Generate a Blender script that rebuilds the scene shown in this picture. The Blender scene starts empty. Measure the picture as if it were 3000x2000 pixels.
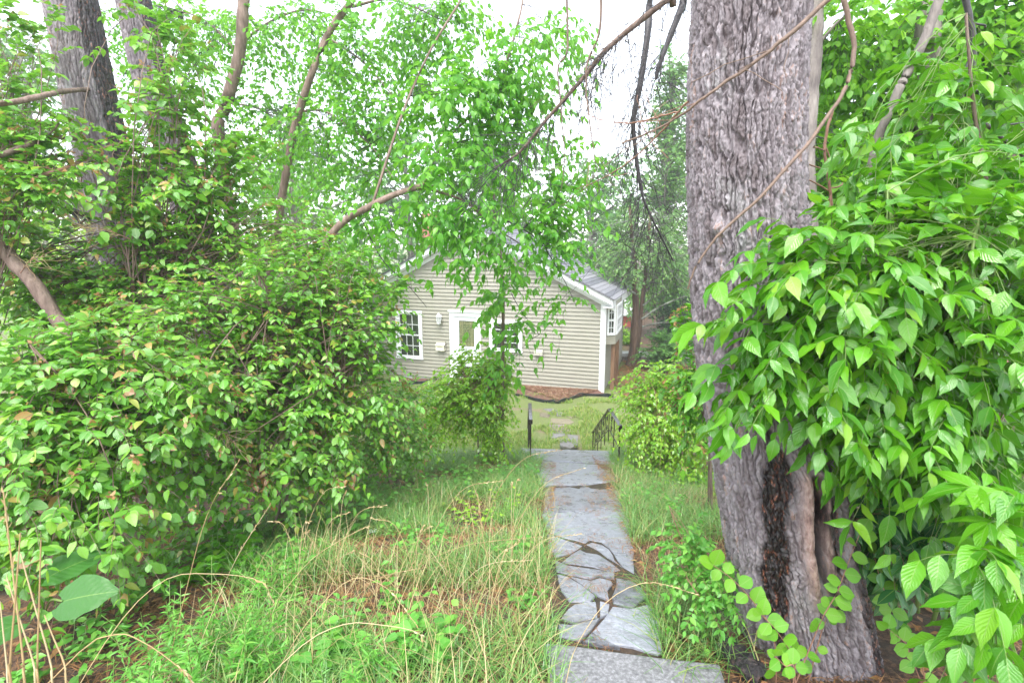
import bpy, math, random
import numpy as np
from mathutils import Matrix, Vector

rng = np.random.default_rng(11)
random.seed(11)
R = math.radians
SC = bpy.context.scene
COL = SC.collection

# ------------------------------------------------------------------ camera, sky, sun, exposure
PITCH = R(9.8)
CP, SP = math.cos(PITCH), math.sin(PITCH)
CAMZ = 1.9
cam_data = bpy.data.cameras.new('camera')
cam_data.sensor_width = 36.0
cam_data.lens = 18.0
cam_data.clip_start = 0.05
cam_data.clip_end = 2000.0
cam_data.dof.use_dof = True
cam_data.dof.focus_distance = 2.8
cam_data.dof.aperture_fstop = 4.5
cam = bpy.data.objects.new('camera', cam_data)
COL.objects.link(cam)
cam.location = (0, 0, CAMZ)
cam.rotation_euler = (math.pi / 2 - PITCH, 0, 0)
SC.camera = cam

SUN_EL, SUN_AZ = R(62), R(200)
world = bpy.data.worlds.new('World')
SC.world = world
world.use_nodes = True
wn, wl = world.node_tree.nodes, world.node_tree.links
wn.clear()
w_out = wn.new('ShaderNodeOutputWorld')
w_bg = wn.new('ShaderNodeBackground')
w_sky = wn.new('ShaderNodeTexSky')
w_sky.sky_type = 'NISHITA'
w_sky.sun_disc = False
w_sky.sun_elevation = SUN_EL
w_sky.sun_rotation = SUN_AZ
w_sky.air_density = 1.0
w_sky.dust_density = 0.6
w_sky.ozone_density = 1.0
w_hsv = wn.new('ShaderNodeHueSaturation')
w_hsv.inputs['Saturation'].default_value = 0.3
w_hsv.inputs['Value'].default_value = 1.0
w_bg.inputs['Strength'].default_value = 0.15
wl.new(w_sky.outputs[0], w_hsv.inputs['Color'])
wl.new(w_hsv.outputs[0], w_bg.inputs['Color'])
wl.new(w_bg.outputs[0], w_out.inputs['Surface'])

sun_data = bpy.data.lights.new('sun', 'SUN')
sun_data.energy = 1.4
sun_data.angle = R(40)
sun_data.color = (1.0, 0.97, 0.92)
sun = bpy.data.objects.new('sun', sun_data)
COL.objects.link(sun)
sun.rotation_euler = (math.pi / 2 - SUN_EL, 0, math.pi - SUN_AZ)

SC.view_settings.view_transform = 'Standard'
SC.view_settings.look = 'None'
SC.view_settings.exposure = 2.15
SC.view_settings.gamma = 1.0
SC.view_settings.use_curve_mapping = False
SC.render.engine = 'CYCLES'
SC.cycles.max_bounces = 5
SC.cycles.diffuse_bounces = 3
SC.cycles.glossy_bounces = 2
SC.cycles.transmission_bounces = 3
SC.cycles.volume_bounces = 1

# ------------------------------------------------------------------ measuring helpers
def P(x, y, d):
    s, t = (x - 1500) / 1500.0, (y - 1000) / 1500.0
    return np.array((d * s, d * (CP - t * SP), CAMZ - d * (SP + t * CP)))

def PY(x, y, Y):
    t = (y - 1000) / 1500.0
    return P(x, y, Y / (CP - t * SP))

_GY = np.array([-40, -5, 0, 1.7, 2.3, 3.76, 7.55, 8.1, 9.9, 11.3, 16, 25, 60, 120, 400], float)
_GZ = np.array([.5, .15, .06, .02, -.06, -.42, -1.3, -1.45, -2.03, -2.08, -2.22, -2.4, -2.2, -1.0, 6.0], float)

def G(x, y, detail=True):
    x = np.asarray(x, float); y = np.asarray(y, float)
    z = (np.interp(y, _GY, _GZ) + np.interp(y - .25, _GY, _GZ) + np.interp(y + .25, _GY, _GZ)) / 3
    z = z + np.clip(-x - 3, 0, 8) * np.clip((y - 6) / 6, 0, 1) * .03
    if detail:
        pc = .25 + .098 * y
        off = np.clip((np.abs(x - pc) - .35) / .8, 0, 1)
        z = z + off * (.03 * np.sin(x * 2.3 + y * 1.1) + .025 * np.sin(y * 3.7 - x * 1.7) + .012 * np.sin(7 * x + 5 * y))
    return z

def hit(x, y):
    """ground point seen at a photo pixel"""
    lo, hi = 0.8, 120.0
    for d in np.linspace(1.2, 60, 900):
        p = P(x, y, d)
        if p[2] < G(p[0], p[1], False):
            hi = d; break
        lo = d
    for _ in range(25):
        m = (lo + hi) / 2
        p = P(x, y, m)
        if p[2] < G(p[0], p[1], False): hi = m
        else: lo = m
    return P(x, y, hi)

def _hash(ix, iy, iz):
    n = (ix.astype(np.int64) * 374761393 + iy.astype(np.int64) * 668265263 + iz.astype(np.int64) * 2147483647)
    n = (n ^ (n >> 13)) * 1274126177
    n = n ^ (n >> 16)
    return (n & 0xFFFFFF) / float(0xFFFFFF)

def vnoise(x, y, z=0.0):
    x, y, z = np.broadcast_arrays(np.asarray(x, float), np.asarray(y, float), np.asarray(z, float))
    xi, yi, zi = np.floor(x), np.floor(y), np.floor(z)
    fx, fy, fz = x - xi, y - yi, z - zi
    fx, fy, fz = (f * f * (3 - 2 * f) for f in (fx, fy, fz))
    r = 0
    for a in (0, 1):
        for b in (0, 1):
            for c in (0, 1):
                r = r + _hash(xi + a, yi + b, zi + c) * (fx if a else 1 - fx) * (fy if b else 1 - fy) * (fz if c else 1 - fz)
    return r

def nz(v):
    return v / np.maximum(np.linalg.norm(v, axis=-1, keepdims=True), 1e-9)

# ------------------------------------------------------------------ objects
def tag(o, label=None, cat=None, group=None, kind=None):
    if label: o['label'] = label
    if cat: o['category'] = cat
    if group: o['group'] = group
    if kind: o['kind'] = kind
    return o

def empty(name, loc, label=None, cat=None, group=None, rz=0.0, kind=None):
    o = bpy.data.objects.new(name, None)
    o.empty_display_size = .2
    COL.objects.link(o)
    o.location = [float(v) for v in loc]
    o.rotation_euler = (0, 0, rz)
    return tag(o, label, cat, group, kind)

def make_mesh(name, V, polys, mat=None, smooth=False, uv=None, attrs=None):
    """polys: list of int arrays of shape (n, k)"""
    V = np.asarray(V, np.float32).reshape(-1, 3)
    me = bpy.data.meshes.new(name)
    polys = [np.asarray(p, np.int32) for p in polys if len(p)]
    loops = np.concatenate([p.ravel() for p in polys])
    tot = np.concatenate([np.full(len(p), p.shape[1], np.int32) for p in polys])
    start = np.concatenate([[0], np.cumsum(tot)[:-1]]).astype(np.int32)
    me.vertices.add(len(V)); me.vertices.foreach_set('co', V.ravel())
    me.loops.add(len(loops)); me.loops.foreach_set('vertex_index', loops)
    me.polygons.add(len(tot)); me.polygons.foreach_set('loop_start', start)
    me.polygons.foreach_set('loop_total', tot)
    me.polygons.foreach_set('use_smooth', np.full(len(tot), smooth, bool))
    if uv is not None:
        l = me.uv_layers.new(name='UVMap')
        l.data.foreach_set('uv', np.asarray(uv, np.float32)[loops].ravel())
    if attrs:
        for k, a in attrs.items():
            at = me.attributes.new(k, 'FLOAT', 'POINT')
            at.data.foreach_set('value', np.asarray(a, np.float32))
    me.update()
    me.validate()
    if mat: me.materials.append(mat)
    return me

def link(name, me, parent=None, loc=None):
    o = bpy.data.objects.new(name, me)
    COL.objects.link(o)
    if parent: o.parent = parent
    if loc is not None: o.location = [float(v) for v in loc]
    return o

def build(name, V, polys, mat, parent=None, smooth=False, uv=None, attrs=None, world_space=True, kind=None):
    V = np.asarray(V, float).reshape(-1, 3)
    if parent is not None and world_space:
        par = parent; off = np.zeros(3)
        while par is not None:
            off = off + np.array(par.location); par = par.parent
        V = V - off
    o = link(name, make_mesh(name, V, polys, mat, smooth, uv, attrs), parent)
    if kind: o['kind'] = kind
    return o

class MB:
    """collects polygons of any size"""
    def __init__(self): self.v = []; self.f = []
    def add(self, V, F):
        n = len(self.v); self.v += [tuple(map(float, p)) for p in V]
        self.f += [tuple(i + n for i in f) for f in F]
        return self
    def box(self, x0, x1, y0, y1, z0, z1):
        V = [(x0, y0, z0), (x1, y0, z0), (x1, y1, z0), (x0, y1, z0), (x0, y0, z1), (x1, y0, z1), (x1, y1, z1), (x0, y1, z1)]
        return self.add(V, [(0, 3, 2, 1), (4, 5, 6, 7), (0, 1, 5, 4), (1, 2, 6, 5), (2, 3, 7, 6), (3, 0, 4, 7)])
    def prism(self, poly, h, z0=None):
        """poly: list of (x,y,z) top points, extruded down by h"""
        n = len(poly)
        V = list(poly) + [(p[0], p[1], p[2] - h) for p in poly]
        return self.add(V, [tuple(range(n)), tuple(range(2 * n - 1, n - 1, -1))] + [((i + 1) % n, i, n + i, n + (i + 1) % n) for i in range(n)])
    def bar(self, a, b, w, h, up=(0, 0, 1)):
        a, b = np.array(a, float), np.array(b, float)
        t = nz(b - a); s = np.cross(t, np.array(up, float))
        if np.linalg.norm(s) < 1e-4: s = np.cross(t, np.array((1., 0, 0)))
        s = nz(s); u = np.cross(s, t)
        V = [p + s * w / 2 * i + u * h / 2 * j for p in (a, b) for i, j in ((-1, -1), (1, -1), (1, 1), (-1, 1))]
        return self.add(V, [(0, 1, 2, 3), (7, 6, 5, 4), (0, 4, 5, 1), (1, 5, 6, 2), (2, 6, 7, 3), (3, 7, 4, 0)])
    def tube(self, pts, r, sides=6):
        V, q = tube_arrays(np.array([pts], float), np.atleast_2d(r if np.ndim(r) else np.full(len(pts), r)), sides)
        return self.add(V, [tuple(x) for x in q])
    def obj(self, name, mat, parent=None, bevel=0, local=True, smooth=False, kind=None):
        me = bpy.data.meshes.new(name)
        me.from_pydata(self.v, [], self.f)
        if smooth: me.polygons.foreach_set('use_smooth', [True] * len(me.polygons))
        me.materials.append(mat); me.update()
        o = link(name, me, parent)
        if not local and parent is not None:
            off = -np.array(parent.location)
            me.transform(Matrix.Translation(Vector([float(v) for v in off])))
        if bevel:
            m = o.modifiers.new('bevel', 'BEVEL'); m.width = bevel; m.segments = 2; m.limit_method = 'ANGLE'
        if kind: o['kind'] = kind
        return o

def tube_arrays(pts, rad, sides=5):
    """pts (N,K,3), rad (N,K) -> verts, quads"""
    N, K, _ = pts.shape
    t = np.empty_like(pts)
    t[:, 1:-1] = pts[:, 2:] - pts[:, :-2]; t[:, 0] = pts[:, 1] - pts[:, 0]; t[:, -1] = pts[:, -1] - pts[:, -2]
    t = nz(t)
    ref = np.where(np.abs(t[..., 2:3]) > .9, np.array((1., 0, 0)), np.array((0, 0, 1.)))
    s = nz(np.cross(t, ref)); u = np.cross(s, t)
    a = np.arange(sides) * 2 * np.pi / sides
    ring = s[:, :, None, :] * np.cos(a)[None, None, :, None] + u[:, :, None, :] * np.sin(a)[None, None, :, None]
    V = pts[:, :, None, :] + ring * rad[:, :, None, None]
    idx = np.arange(N * K * sides).reshape(N, K, sides)
    a0, b0 = idx[:, :-1, :], idx[:, 1:, :]
    q = np.stack([a0, np.roll(a0, -1, 2), np.roll(b0, -1, 2), b0], -1).reshape(-1, 4)
    return V.reshape(-1, 3), q

def smooth_line(pts, n):
    """Catmull-Rom resample"""
    p = np.array(pts, float)
    p = np.vstack([2 * p[0] - p[1], p, 2 * p[-1] - p[-2]])
    m = len(p) - 3
    u = np.linspace(0, m - 1e-6, n); i = u.astype(int); f = (u - i)[:, None]
    a, b, c, d = p[i], p[i + 1], p[i + 2], p[i + 3]
    return .5 * ((2 * b) + (c - a) * f + (2 * a - 5 * b + 4 * c - d) * f ** 2 + (3 * b - a - 3 * c + d) * f ** 3)

# ------------------------------------------------------------------ materials
def nodes(name):
    m = bpy.data.materials.new(name); m.use_nodes = True
    nt = m.node_tree; nt.nodes.clear()
    out = nt.nodes.new('ShaderNodeOutputMaterial')
    return m, nt, out

def N(nt, typ, **kw):
    n = nt.nodes.new(typ)
    for k, v in kw.items():
        if k.startswith('i_'):
            key = k[2:]
            n.inputs[int(key) if key.isdigit() else key.replace('_', ' ')].default_value = v
        else: setattr(n, k, v)
    return n

def L(nt, a, b): nt.links.new(a, b)

def ramp(nt, fac, stops, mode='LINEAR'):
    r = nt.nodes.new('ShaderNodeValToRGB'); r.color_ramp.interpolation = mode
    e = r.color_ramp.elements
    while len(e) < len(stops): e.new(.5)
    for el, (p, c) in zip(e, stops):
        el.position = p; el.color = (*c, 1)
    if fac is not None: nt.links.new(fac, r.inputs[0])
    return r.outputs[0]

def math_(nt, op, a, b=None, c=None):
    n = nt.nodes.new('ShaderNodeMath'); n.operation = op
    for i, v in enumerate((a, b, c)):
        if v is None: continue
        if hasattr(v, 'is_linked'): nt.links.new(v, n.inputs[i])
        else: n.inputs[i].default_value = v
    return n.outputs[0]

def mixc(nt, fac, a, b, blend='MIX'):
    n = nt.nodes.new('ShaderNodeMix'); n.data_type = 'RGBA'; n.blend_type = blend
    for sock, v in ((n.inputs[0], fac), (n.inputs[6], a), (n.inputs[7], b)):
        if hasattr(v, 'is_linked'): nt.links.new(v, sock)
        elif isinstance(v, (int, float)): sock.default_value = v
        else: sock.default_value = (*v, 1)
    return n.outputs[2]

def noise(nt, scale, detail=4, rough=.55, vec=None, dim='3D'):
    n = N(nt, 'ShaderNodeTexNoise', noise_dimensions=dim)
    n.inputs['Scale'].default_value = scale; n.inputs['Detail'].default_value = detail; n.inputs['Roughness'].default_value = rough
    if vec is not None: nt.links.new(vec, n.inputs['Vector'])
    return n.outputs[0]

def simple_mat(name, stops, scale=8, rough=.6, bump=.2, bscale=None, stretch=(1, 1, 1), metal=0, spec=.5, var=0.0, bdist=.01):
    """noise-driven colour with fine relief"""
    m, nt, out = nodes(name)
    tc = N(nt, 'ShaderNodeTexCoord'); mp = N(nt, 'ShaderNodeMapping')
    mp.inputs['Scale'].default_value = stretch
    L(nt, tc.outputs['Object'], mp.inputs[0])
    oi = N(nt, 'ShaderNodeObjectInfo')
    f = noise(nt, scale, 6, .6, mp.outputs[0])
    if var:
        f = math_(nt, 'ADD', f, math_(nt, 'MULTIPLY', math_(nt, 'SUBTRACT', oi.outputs['Random'], .5), var))
    c = ramp(nt, f, stops)
    b = N(nt, 'ShaderNodeBsdfPrincipled')
    L(nt, c, b.inputs['Base Color'])
    b.inputs['Roughness'].default_value = rough; b.inputs['Metallic'].default_value = metal
    b.inputs['Specular IOR Level'].default_value = spec
    if bump:
        bn = N(nt, 'ShaderNodeBump'); bn.inputs['Strength'].default_value = bump; bn.inputs['Distance'].default_value = bdist
        L(nt, noise(nt, bscale or scale * 4, 5, .65, mp.outputs[0]), bn.inputs['Height']); L(nt, bn.outputs[0], b.inputs['Normal'])
    L(nt, b.outputs[0], out.inputs[0])
    return m

def leaf_mat(name, stops, trans=(.25, .5, .05), tmix=.38, rough=.32, veins=False, spec=.5, patch=None):
    gain = 1.3 if name.startswith('leaf') else 1.0
    stops = [(p, tuple(min(.8, c * gain) for c in col)) for p, col in stops]
    trans = tuple(min(.9, c * 1.12) for c in trans)
    m, nt, out = nodes(name)
    ge = N(nt, 'ShaderNodeNewGeometry'); oi = N(nt, 'ShaderNodeObjectInfo')
    rnd = math_(nt, 'FRACT', math_(nt, 'ADD', ge.outputs['Random Per Island'], math_(nt, 'MULTIPLY', oi.outputs['Random'], 7.31)))
    col = ramp(nt, rnd, stops)
    uvn = N(nt, 'ShaderNodeUVMap')
    sep = N(nt, 'ShaderNodeSeparateXYZ'); L(nt, uvn.outputs[0], sep.inputs[0])
    across = math_(nt, 'ABSOLUTE', math_(nt, 'SUBTRACT', sep.outputs[0], .5))
    mid = math_(nt, 'LESS_THAN', across, .012 if name == 'burdock_leaf' else .035)
    col = mixc(nt, math_(nt, 'MULTIPLY', mid, .55), col, (.22, .36, .08))
    if patch:   # browned leaf edges
        pn = noise(nt, 9.0, 3)
        pf = math_(nt, 'GREATER_THAN', math_(nt, 'ADD', pn, math_(nt, 'MULTIPLY', math_(nt, 'ADD', across, math_(nt, 'MULTIPLY', sep.outputs[1], .5)), .22)), patch)
        col = mixc(nt, pf, col, (.28, .13, .05))
    b = N(nt, 'ShaderNodeBsdfPrincipled')
    L(nt, col, b.inputs['Base Color'])
    b.inputs['Specular IOR Level'].default_value = spec
    rn = math_(nt, 'ADD', math_(nt, 'MULTIPLY', noise(nt, 25, 2), .35), rough - .17)
    L(nt, rn, b.inputs['Roughness'])
    if veins:
        w = math_(nt, 'SINE', math_(nt, 'MULTIPLY', math_(nt, 'SUBTRACT', math_(nt, 'MULTIPLY', sep.outputs[1], 9.0), math_(nt, 'MULTIPLY', across, 5.0)), 6.283))
        bn = N(nt, 'ShaderNodeBump'); bn.inputs['Strength'].default_value = .35; bn.inputs['Distance'].default_value = .003
        L(nt, math_(nt, 'ADD', math_(nt, 'MULTIPLY', w, .4), noise(nt, 60, 3)), bn.inputs['Height'])
        L(nt, bn.outputs[0], b.inputs['Normal'])
    t = N(nt, 'ShaderNodeBsdfTranslucent')
    tc = mixc(nt, .45, col, trans)
    L(nt, tc, t.inputs['Color'])
    mx = N(nt, 'ShaderNodeMixShader'); mx.inputs[0].default_value = tmix
    L(nt, b.outputs[0], mx.inputs[1]); L(nt, t.outputs[0], mx.inputs[2])
    L(nt, mx.outputs[0], out.inputs[0])
    return m

M = {}
M['leaf_ash'] = leaf_mat('leaf_ash', [(0, (.034, .145, .006)), (.5, (.064, .22, .008)), (.9, (.105, .29, .012)), (1, (.18, .34, .02))], (.24, .62, .015), .34, .2, True, .85, .86)
M['leaf_shrub'] = leaf_mat('leaf_shrub', [(0, (.065, .2, .022)), (.45, (.105, .28, .028)), (.85, (.165, .36, .035)), (.95, (.21, .36, .04)), (1, (.36, .18, .07))], (.28, .62, .04), .36, .22, True, .9, .77)
M['leaf_canopy'] = leaf_mat('leaf_canopy', [(0, (.05, .2, .02)), (.5, (.085, .27, .025)), (1, (.14, .34, .03))], (.36, .76, .06), .52, .3, False)
M['leaf_yellow'] = leaf_mat('leaf_yellow', [(0, (.12, .29, .025)), (.5, (.19, .39, .03)), (1, (.3, .47, .045))], (.48, .75, .06), .45, .2, False, .8)
M['leaf_round'] = leaf_mat('leaf_round', [(0, (.06, .2, .012)), (.6, (.1, .28, .015)), (1, (.17, .35, .02))], (.34, .7, .03), .46, .34, True)
M['leaf_seedling'] = leaf_mat('leaf_seedling', [(0, (.075, .24, .012)), (1, (.13, .30, .02))], (.26, .56, .03), .4, .32, True)
M['leaf_dark'] = leaf_mat('leaf_dark', [(0, (.018, .09, .022)), (.6, (.03, .13, .026)), (1, (.05, .17, .03))], (.1, .35, .05), .28, .18, True, .9)
M['leaf_weed'] = leaf_mat('leaf_weed', [(0, (.065, .22, .03)), (.6, (.1, .3, .04)), (1, (.17, .36, .06))], (.26, .58, .06), .36, .34, False)
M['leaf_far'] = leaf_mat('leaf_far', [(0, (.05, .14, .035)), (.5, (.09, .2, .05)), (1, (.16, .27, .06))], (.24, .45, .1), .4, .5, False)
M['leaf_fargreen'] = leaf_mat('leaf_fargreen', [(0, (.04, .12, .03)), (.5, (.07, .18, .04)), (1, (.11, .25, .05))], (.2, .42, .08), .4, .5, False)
M['needle_dark'] = leaf_mat('needle_dark', [(0, (.02, .07, .035)), (1, (.045, .12, .05))], (.08, .2, .06), .2, .5, False)
M['burdock_leaf'] = leaf_mat('burdock_leaf', [(0, (.04, .15, .02)), (1, (.05, .17, .025))], (.12, .34, .04), .3, .38, True)
M['dead_leaf'] = leaf_mat('dead_leaf', [(0, (.30, .15, .06)), (.5, (.4, .2, .09)), (1, (.45, .28, .16))], (.4, .2, .08), .3, .6, False, .3)
M['grass'] = leaf_mat('grass', [(0, (.09, .25, .06)), (.5, (.15, .33, .08)), (.8, (.24, .4, .09)), (1, (.46, .4, .18))], (.34, .56, .13), .35, .25, False)
M['lawn_grass'] = leaf_mat('lawn_grass', [(0, (.13, .27, .04)), (.6, (.24, .35, .06)), (1, (.42, .38, .13))], (.38, .55, .1), .3, .5, False)
M['straw'] = leaf_mat('straw', [(0, (.36, .24, .11)), (.5, (.46, .34, .17)), (1, (.54, .45, .27))], (.5, .36, .16), .15, .5, False, .4)
M['pine_needle_litter'] = leaf_mat('pine_needle_litter', [(0, (.14, .055, .025)), (.6, (.27, .115, .05)), (1, (.38, .2, .1))], (.3, .15, .06), .1, .5, False, .4)

M['twig'] = simple_mat('twig', [(.3, (.10, .065, .045)), (.7, (.21, .14, .1))], 40, .6, .3)
M['twig_dark'] = simple_mat('twig_dark', [(.3, (.022, .02, .022)), (.7, (.06, .05, .05))], 40, .4, .3)
M['twig_red'] = simple_mat('twig_red', [(.3, (.16, .075, .05)), (.7, (.3, .16, .1))], 40, .5, .3)
M['stem_green'] = simple_mat('stem_green', [(.3, (.1, .2, .04)), (.7, (.2, .25, .07))], 40, .5, 0)
M['bark_brown'] = simple_mat('bark_brown', [(.3, (.10, .065, .05)), (.5, (.19, .13, .10)), (.7, (.29, .21, .17))], 22, .75, .7, 60, (1, 1, .25), bdist=.02)
M['bark_grey'] = simple_mat('bark_grey', [(.3, (.12, .10, .095)), (.5, (.22, .19, .17)), (.7, (.34, .30, .27))], 16, .75, .8, 50, (1, 1, .25), bdist=.02)
M['bark_cedar'] = simple_mat('bark_cedar', [(.3, (.04, .025, .02)), (.5, (.11, .065, .045)), (.7, (.22, .14, .1))], 9, .75, .8, 30, (1, 1, .12), bdist=.03)
M['lichen_bark'] = simple_mat('lichen_bark', [(.35, (.09, .08, .07)), (.55, (.2, .22, .18)), (.7, (.32, .35, .29))], 8, .8, .4)

def bark_material():
    m, nt, out = nodes('pine_bark')
    at = N(nt, 'ShaderNodeAttribute', attribute_name='plate')
    wd = N(nt, 'ShaderNodeAttribute', attribute_name='sap')
    ca = N(nt, 'ShaderNodeAttribute', attribute_name='wood')
    tc = N(nt, 'ShaderNodeTexCoord')
    mp = N(nt, 'ShaderNodeMapping'); mp.inputs['Scale'].default_value = (1, 1, .4); L(nt, tc.outputs['Object'], mp.inputs[0])
    n1 = noise(nt, 55, 6, .7, mp.outputs[0]); n2 = noise(nt, 7, 4, .6, mp.outputs[0])
    base = ramp(nt, math_(nt, 'ADD', math_(nt, 'MULTIPLY', at.outputs['Fac'], .45), math_(nt, 'MULTIPLY', n1, .6)),
                [(.2, (.085, .062, .06)), (.42, (.17, .143, .15)), (.6, (.25, .222, .235)), (.8, (.36, .33, .34))])
    rust = ramp(nt, math_(nt, 'ADD', math_(nt, 'MULTIPLY', n1, .7), math_(nt, 'MULTIPLY', at.outputs['Fac'], .3)), [(.6, (0, 0, 0)), (.68, (.75, .75, .75))])
    base = mixc(nt, rust, base, (.24, .13, .09))
    lich = ramp(nt, n2, [(.6, (0, 0, 0)), (.72, (.5, .5, .5))])
    base = mixc(nt, lich, base, (.40, .41, .40))
    wood = ramp(nt, n1, [(.3, (.10, .045, .035)), (.5, (.33, .2, .16)), (.7, (.48, .36, .32))])
    base = mixc(nt, ca.outputs['Fac'], base, wood)
    sapc = ramp(nt, n1, [(.4, (.008, .007, .008)), (.56, (.02, .013, .012)), (.63, (.2, .07, .04)), (.72, (.4, .2, .13))])
    base = mixc(nt, wd.outputs['Fac'], base, sapc)
    b = N(nt, 'ShaderNodeBsdfPrincipled'); L(nt, base, b.inputs['Base Color'])
    L(nt, math_(nt, 'SUBTRACT', .8, math_(nt, 'MULTIPLY', wd.outputs['Fac'], .45)), b.inputs['Roughness'])
    bn = N(nt, 'ShaderNodeBump'); bn.inputs['Strength'].default_value = .7; bn.inputs['Distance'].default_value = .006
    L(nt, noise(nt, 130, 5, .7, mp.outputs[0]), bn.inputs['Height']); L(nt, bn.outputs[0], b.inputs['Normal'])
    L(nt, b.outputs[0], out.inputs[0])
    return m
M['pine_bark'] = bark_material()

def ground_material():
    m, nt, out = nodes('ground')
    tc = N(nt, 'ShaderNodeTexCoord')
    la = N(nt, 'ShaderNodeAttribute', attribute_name='lawn')
    n1 = noise(nt, 38, 8, .8, tc.outputs['Object']); n2 = noise(nt, 1.3, 4, .6, tc.outputs['Object']); n3 = noise(nt, 7, 5, .6, tc.outputs['Object'])
    lit = ramp(nt, n1, [(.36, (.02, .012, .008)), (.5, (.11, .055, .03)), (.62, (.3, .16, .085))])
    soil = ramp(nt, n1, [(.3, (.03, .022, .016)), (.7, (.12, .085, .06))])
    near = mixc(nt, ramp(nt, n3, [(.4, (0, 0, 0)), (.6, (1, 1, 1))]), lit, soil)
    lawn = ramp(nt, n1, [(.3, (.06, .11, .025)), (.5, (.14, .18, .05)), (.7, (.24, .23, .09))])
    dirt = ramp(nt, n1, [(.3, (.13, .095, .06)), (.7, (.27, .2, .13))])
    lawn = mixc(nt, ramp(nt, n2, [(.56, (0, 0, 0)), (.7, (1, 1, 1))]), lawn, dirt)
    col = mixc(nt, la.outputs['Fac'], near, lawn)
    b = N(nt, 'ShaderNodeBsdfPrincipled'); L(nt, col, b.inputs['Base Color']); b.inputs['Roughness'].default_value = .75
    bn = N(nt, 'ShaderNodeBump'); bn.inputs['Strength'].default_value = .8; bn.inputs['Distance'].default_value = .03
    L(nt, n1, bn.inputs['Height']); L(nt, bn.outputs[0], b.inputs['Normal'])
    L(nt, b.outputs[0], out.inputs[0])
    return m
M['ground'] = ground_material()

def stone_material(name, tone, var=.5, rough=(.18, .55)):
    """wet flagstone"""
    m, nt, out = nodes(name)
    tc = N(nt, 'ShaderNodeTexCoord'); oi = N(nt, 'ShaderNodeObjectInfo')
    n1 = noise(nt, 5, 6, .65, tc.outputs['Object']); n2 = noise(nt, 60, 6, .7, tc.outputs['Object']); n3 = noise(nt, 2.2, 4, .6, tc.outputs['Object'])
    n4 = noise(nt, 20, 6, .75, tc.outputs['Object'])
    f = math_(nt, 'ADD', math_(nt, 'MULTIPLY', n1, .35), math_(nt, 'ADD', math_(nt, 'MULTIPLY', n4, .4), math_(nt, 'MULTIPLY', n2, .25)))
    f = math_(nt, 'ADD', f, math_(nt, 'MULTIPLY', math_(nt, 'SUBTRACT', oi.outputs['Random'], .5), .22))
    c = ramp(nt, f, [(.3, tuple(.32 * t for t in tone)), (.46, tone), (.54, tuple(1.15 * t for t in tone)), (.68, tuple(min(1, 1.7 * t) for t in tone))])
    c = mixc(nt, ramp(nt, math_(nt, 'ADD', math_(nt, 'MULTIPLY', n3, .8), math_(nt, 'MULTIPLY', n2, .25)), [(.62, (0, 0, 0)), (.72, (.6, .6, .6))]), c, (.16, .13, .06))
    b = N(nt, 'ShaderNodeBsdfPrincipled'); L(nt, c, b.inputs['Base Color'])
    L(nt, ramp(nt, n1, [(.35, (rough[0],) * 3), (.65, (rough[1],) * 3)]), b.inputs['Roughness'])
    bn = N(nt, 'ShaderNodeBump'); bn.inputs['Strength'].default_value = .8; bn.inputs['Distance'].default_value = .02
    L(nt, math_(nt, 'ADD', math_(nt, 'ADD', n1, n4), math_(nt, 'MULTIPLY', n2, .4)), bn.inputs['Height']); L(nt, bn.outputs[0], b.inputs['Normal'])
    L(nt, b.outputs[0], out.inputs[0])
    return m
M['flagstone'] = stone_material('flagstone', (.235, .245, .285), rough=(.2, .5))
M['flagstone_dull'] = stone_material('flagstone_dull', (.17, .165, .16), rough=(.6, .85))
M['flagstone_purple'] = stone_material('flagstone_purple', (.19, .135, .165), rough=(.55, .8))
M['flagstone_brown'] = stone_material('flagstone_brown', (.19, .165, .11), rough=(.6, .85))
M['concrete'] = simple_mat('concrete', [(.3, (.10, .10, .11)), (.5, (.19, .19, .2)), (.66, (.30, .30, .32))], 60, .45, .9, 170, bdist=.008)
M['path_bed'] = simple_mat('path_bed', [(.3, (.014, .012, .008)), (.55, (.05, .035, .02)), (.7, (.07, .09, .025))], 24, .8, .8)

M['siding'] = simple_mat('siding', [(.3, (.265, .248, .2)), (.7, (.32, .302, .25))], 2.5, .55, .15, 60, (1, 1, 6))
M['white_trim'] = simple_mat('white_trim', [(.3, (.70, .71, .72)), (.7, (.8, .81, .82))], 4, .45, .05)
M['door_white'] = simple_mat('door_white', [(.3, (.72, .74, .78)), (.7, (.8, .82, .85))], 4, .4, .05)
M['mailbox'] = simple_mat('mailbox', [(.3, (.62, .59, .46)), (.7, (.72, .69, .56))], 6, .4, .05)
M['vent_grey'] = simple_mat('vent_grey', [(.3, (.36, .34, .29)), (.7, (.46, .44, .38))], 6, .6, .05)
M['glass_dark'] = simple_mat('glass_dark', [(.35, (.012, .016, .012)), (.65, (.06, .075, .05))], 3, .06, 0)
M['leaded_glass'] = simple_mat('leaded_glass', [(.35, (.04, .06, .025)), (.65, (.2, .22, .1))], 26, .15, .4)
M['lead_came'] = simple_mat('lead_came', [(.3, (.3, .26, .14)), (.7, (.42, .38, .2))], 20, .4, 0)
M['brick_red'] = simple_mat('brick_red', [(.3, (.30, .09, .06)), (.7, (.48, .19, .14))], 12, .8, .4, var=.5)
M['mortar'] = simple_mat('mortar', [(.3, (.38, .33, .3)), (.7, (.5, .46, .42))], 30, .9, .4)
M['shingle'] = simple_mat('shingle', [(.3, (.09, .09, .105)), (.5, (.14, .14, .16)), (.7, (.21, .205, .22))], 14, .6, .6, 80, var=.5)
M['iron'] = simple_mat('iron', [(.35, (.018, .015, .015)), (.6, (.045, .03, .026)), (.75, (.12, .05, .03))], 25, .22, .3)
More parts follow.
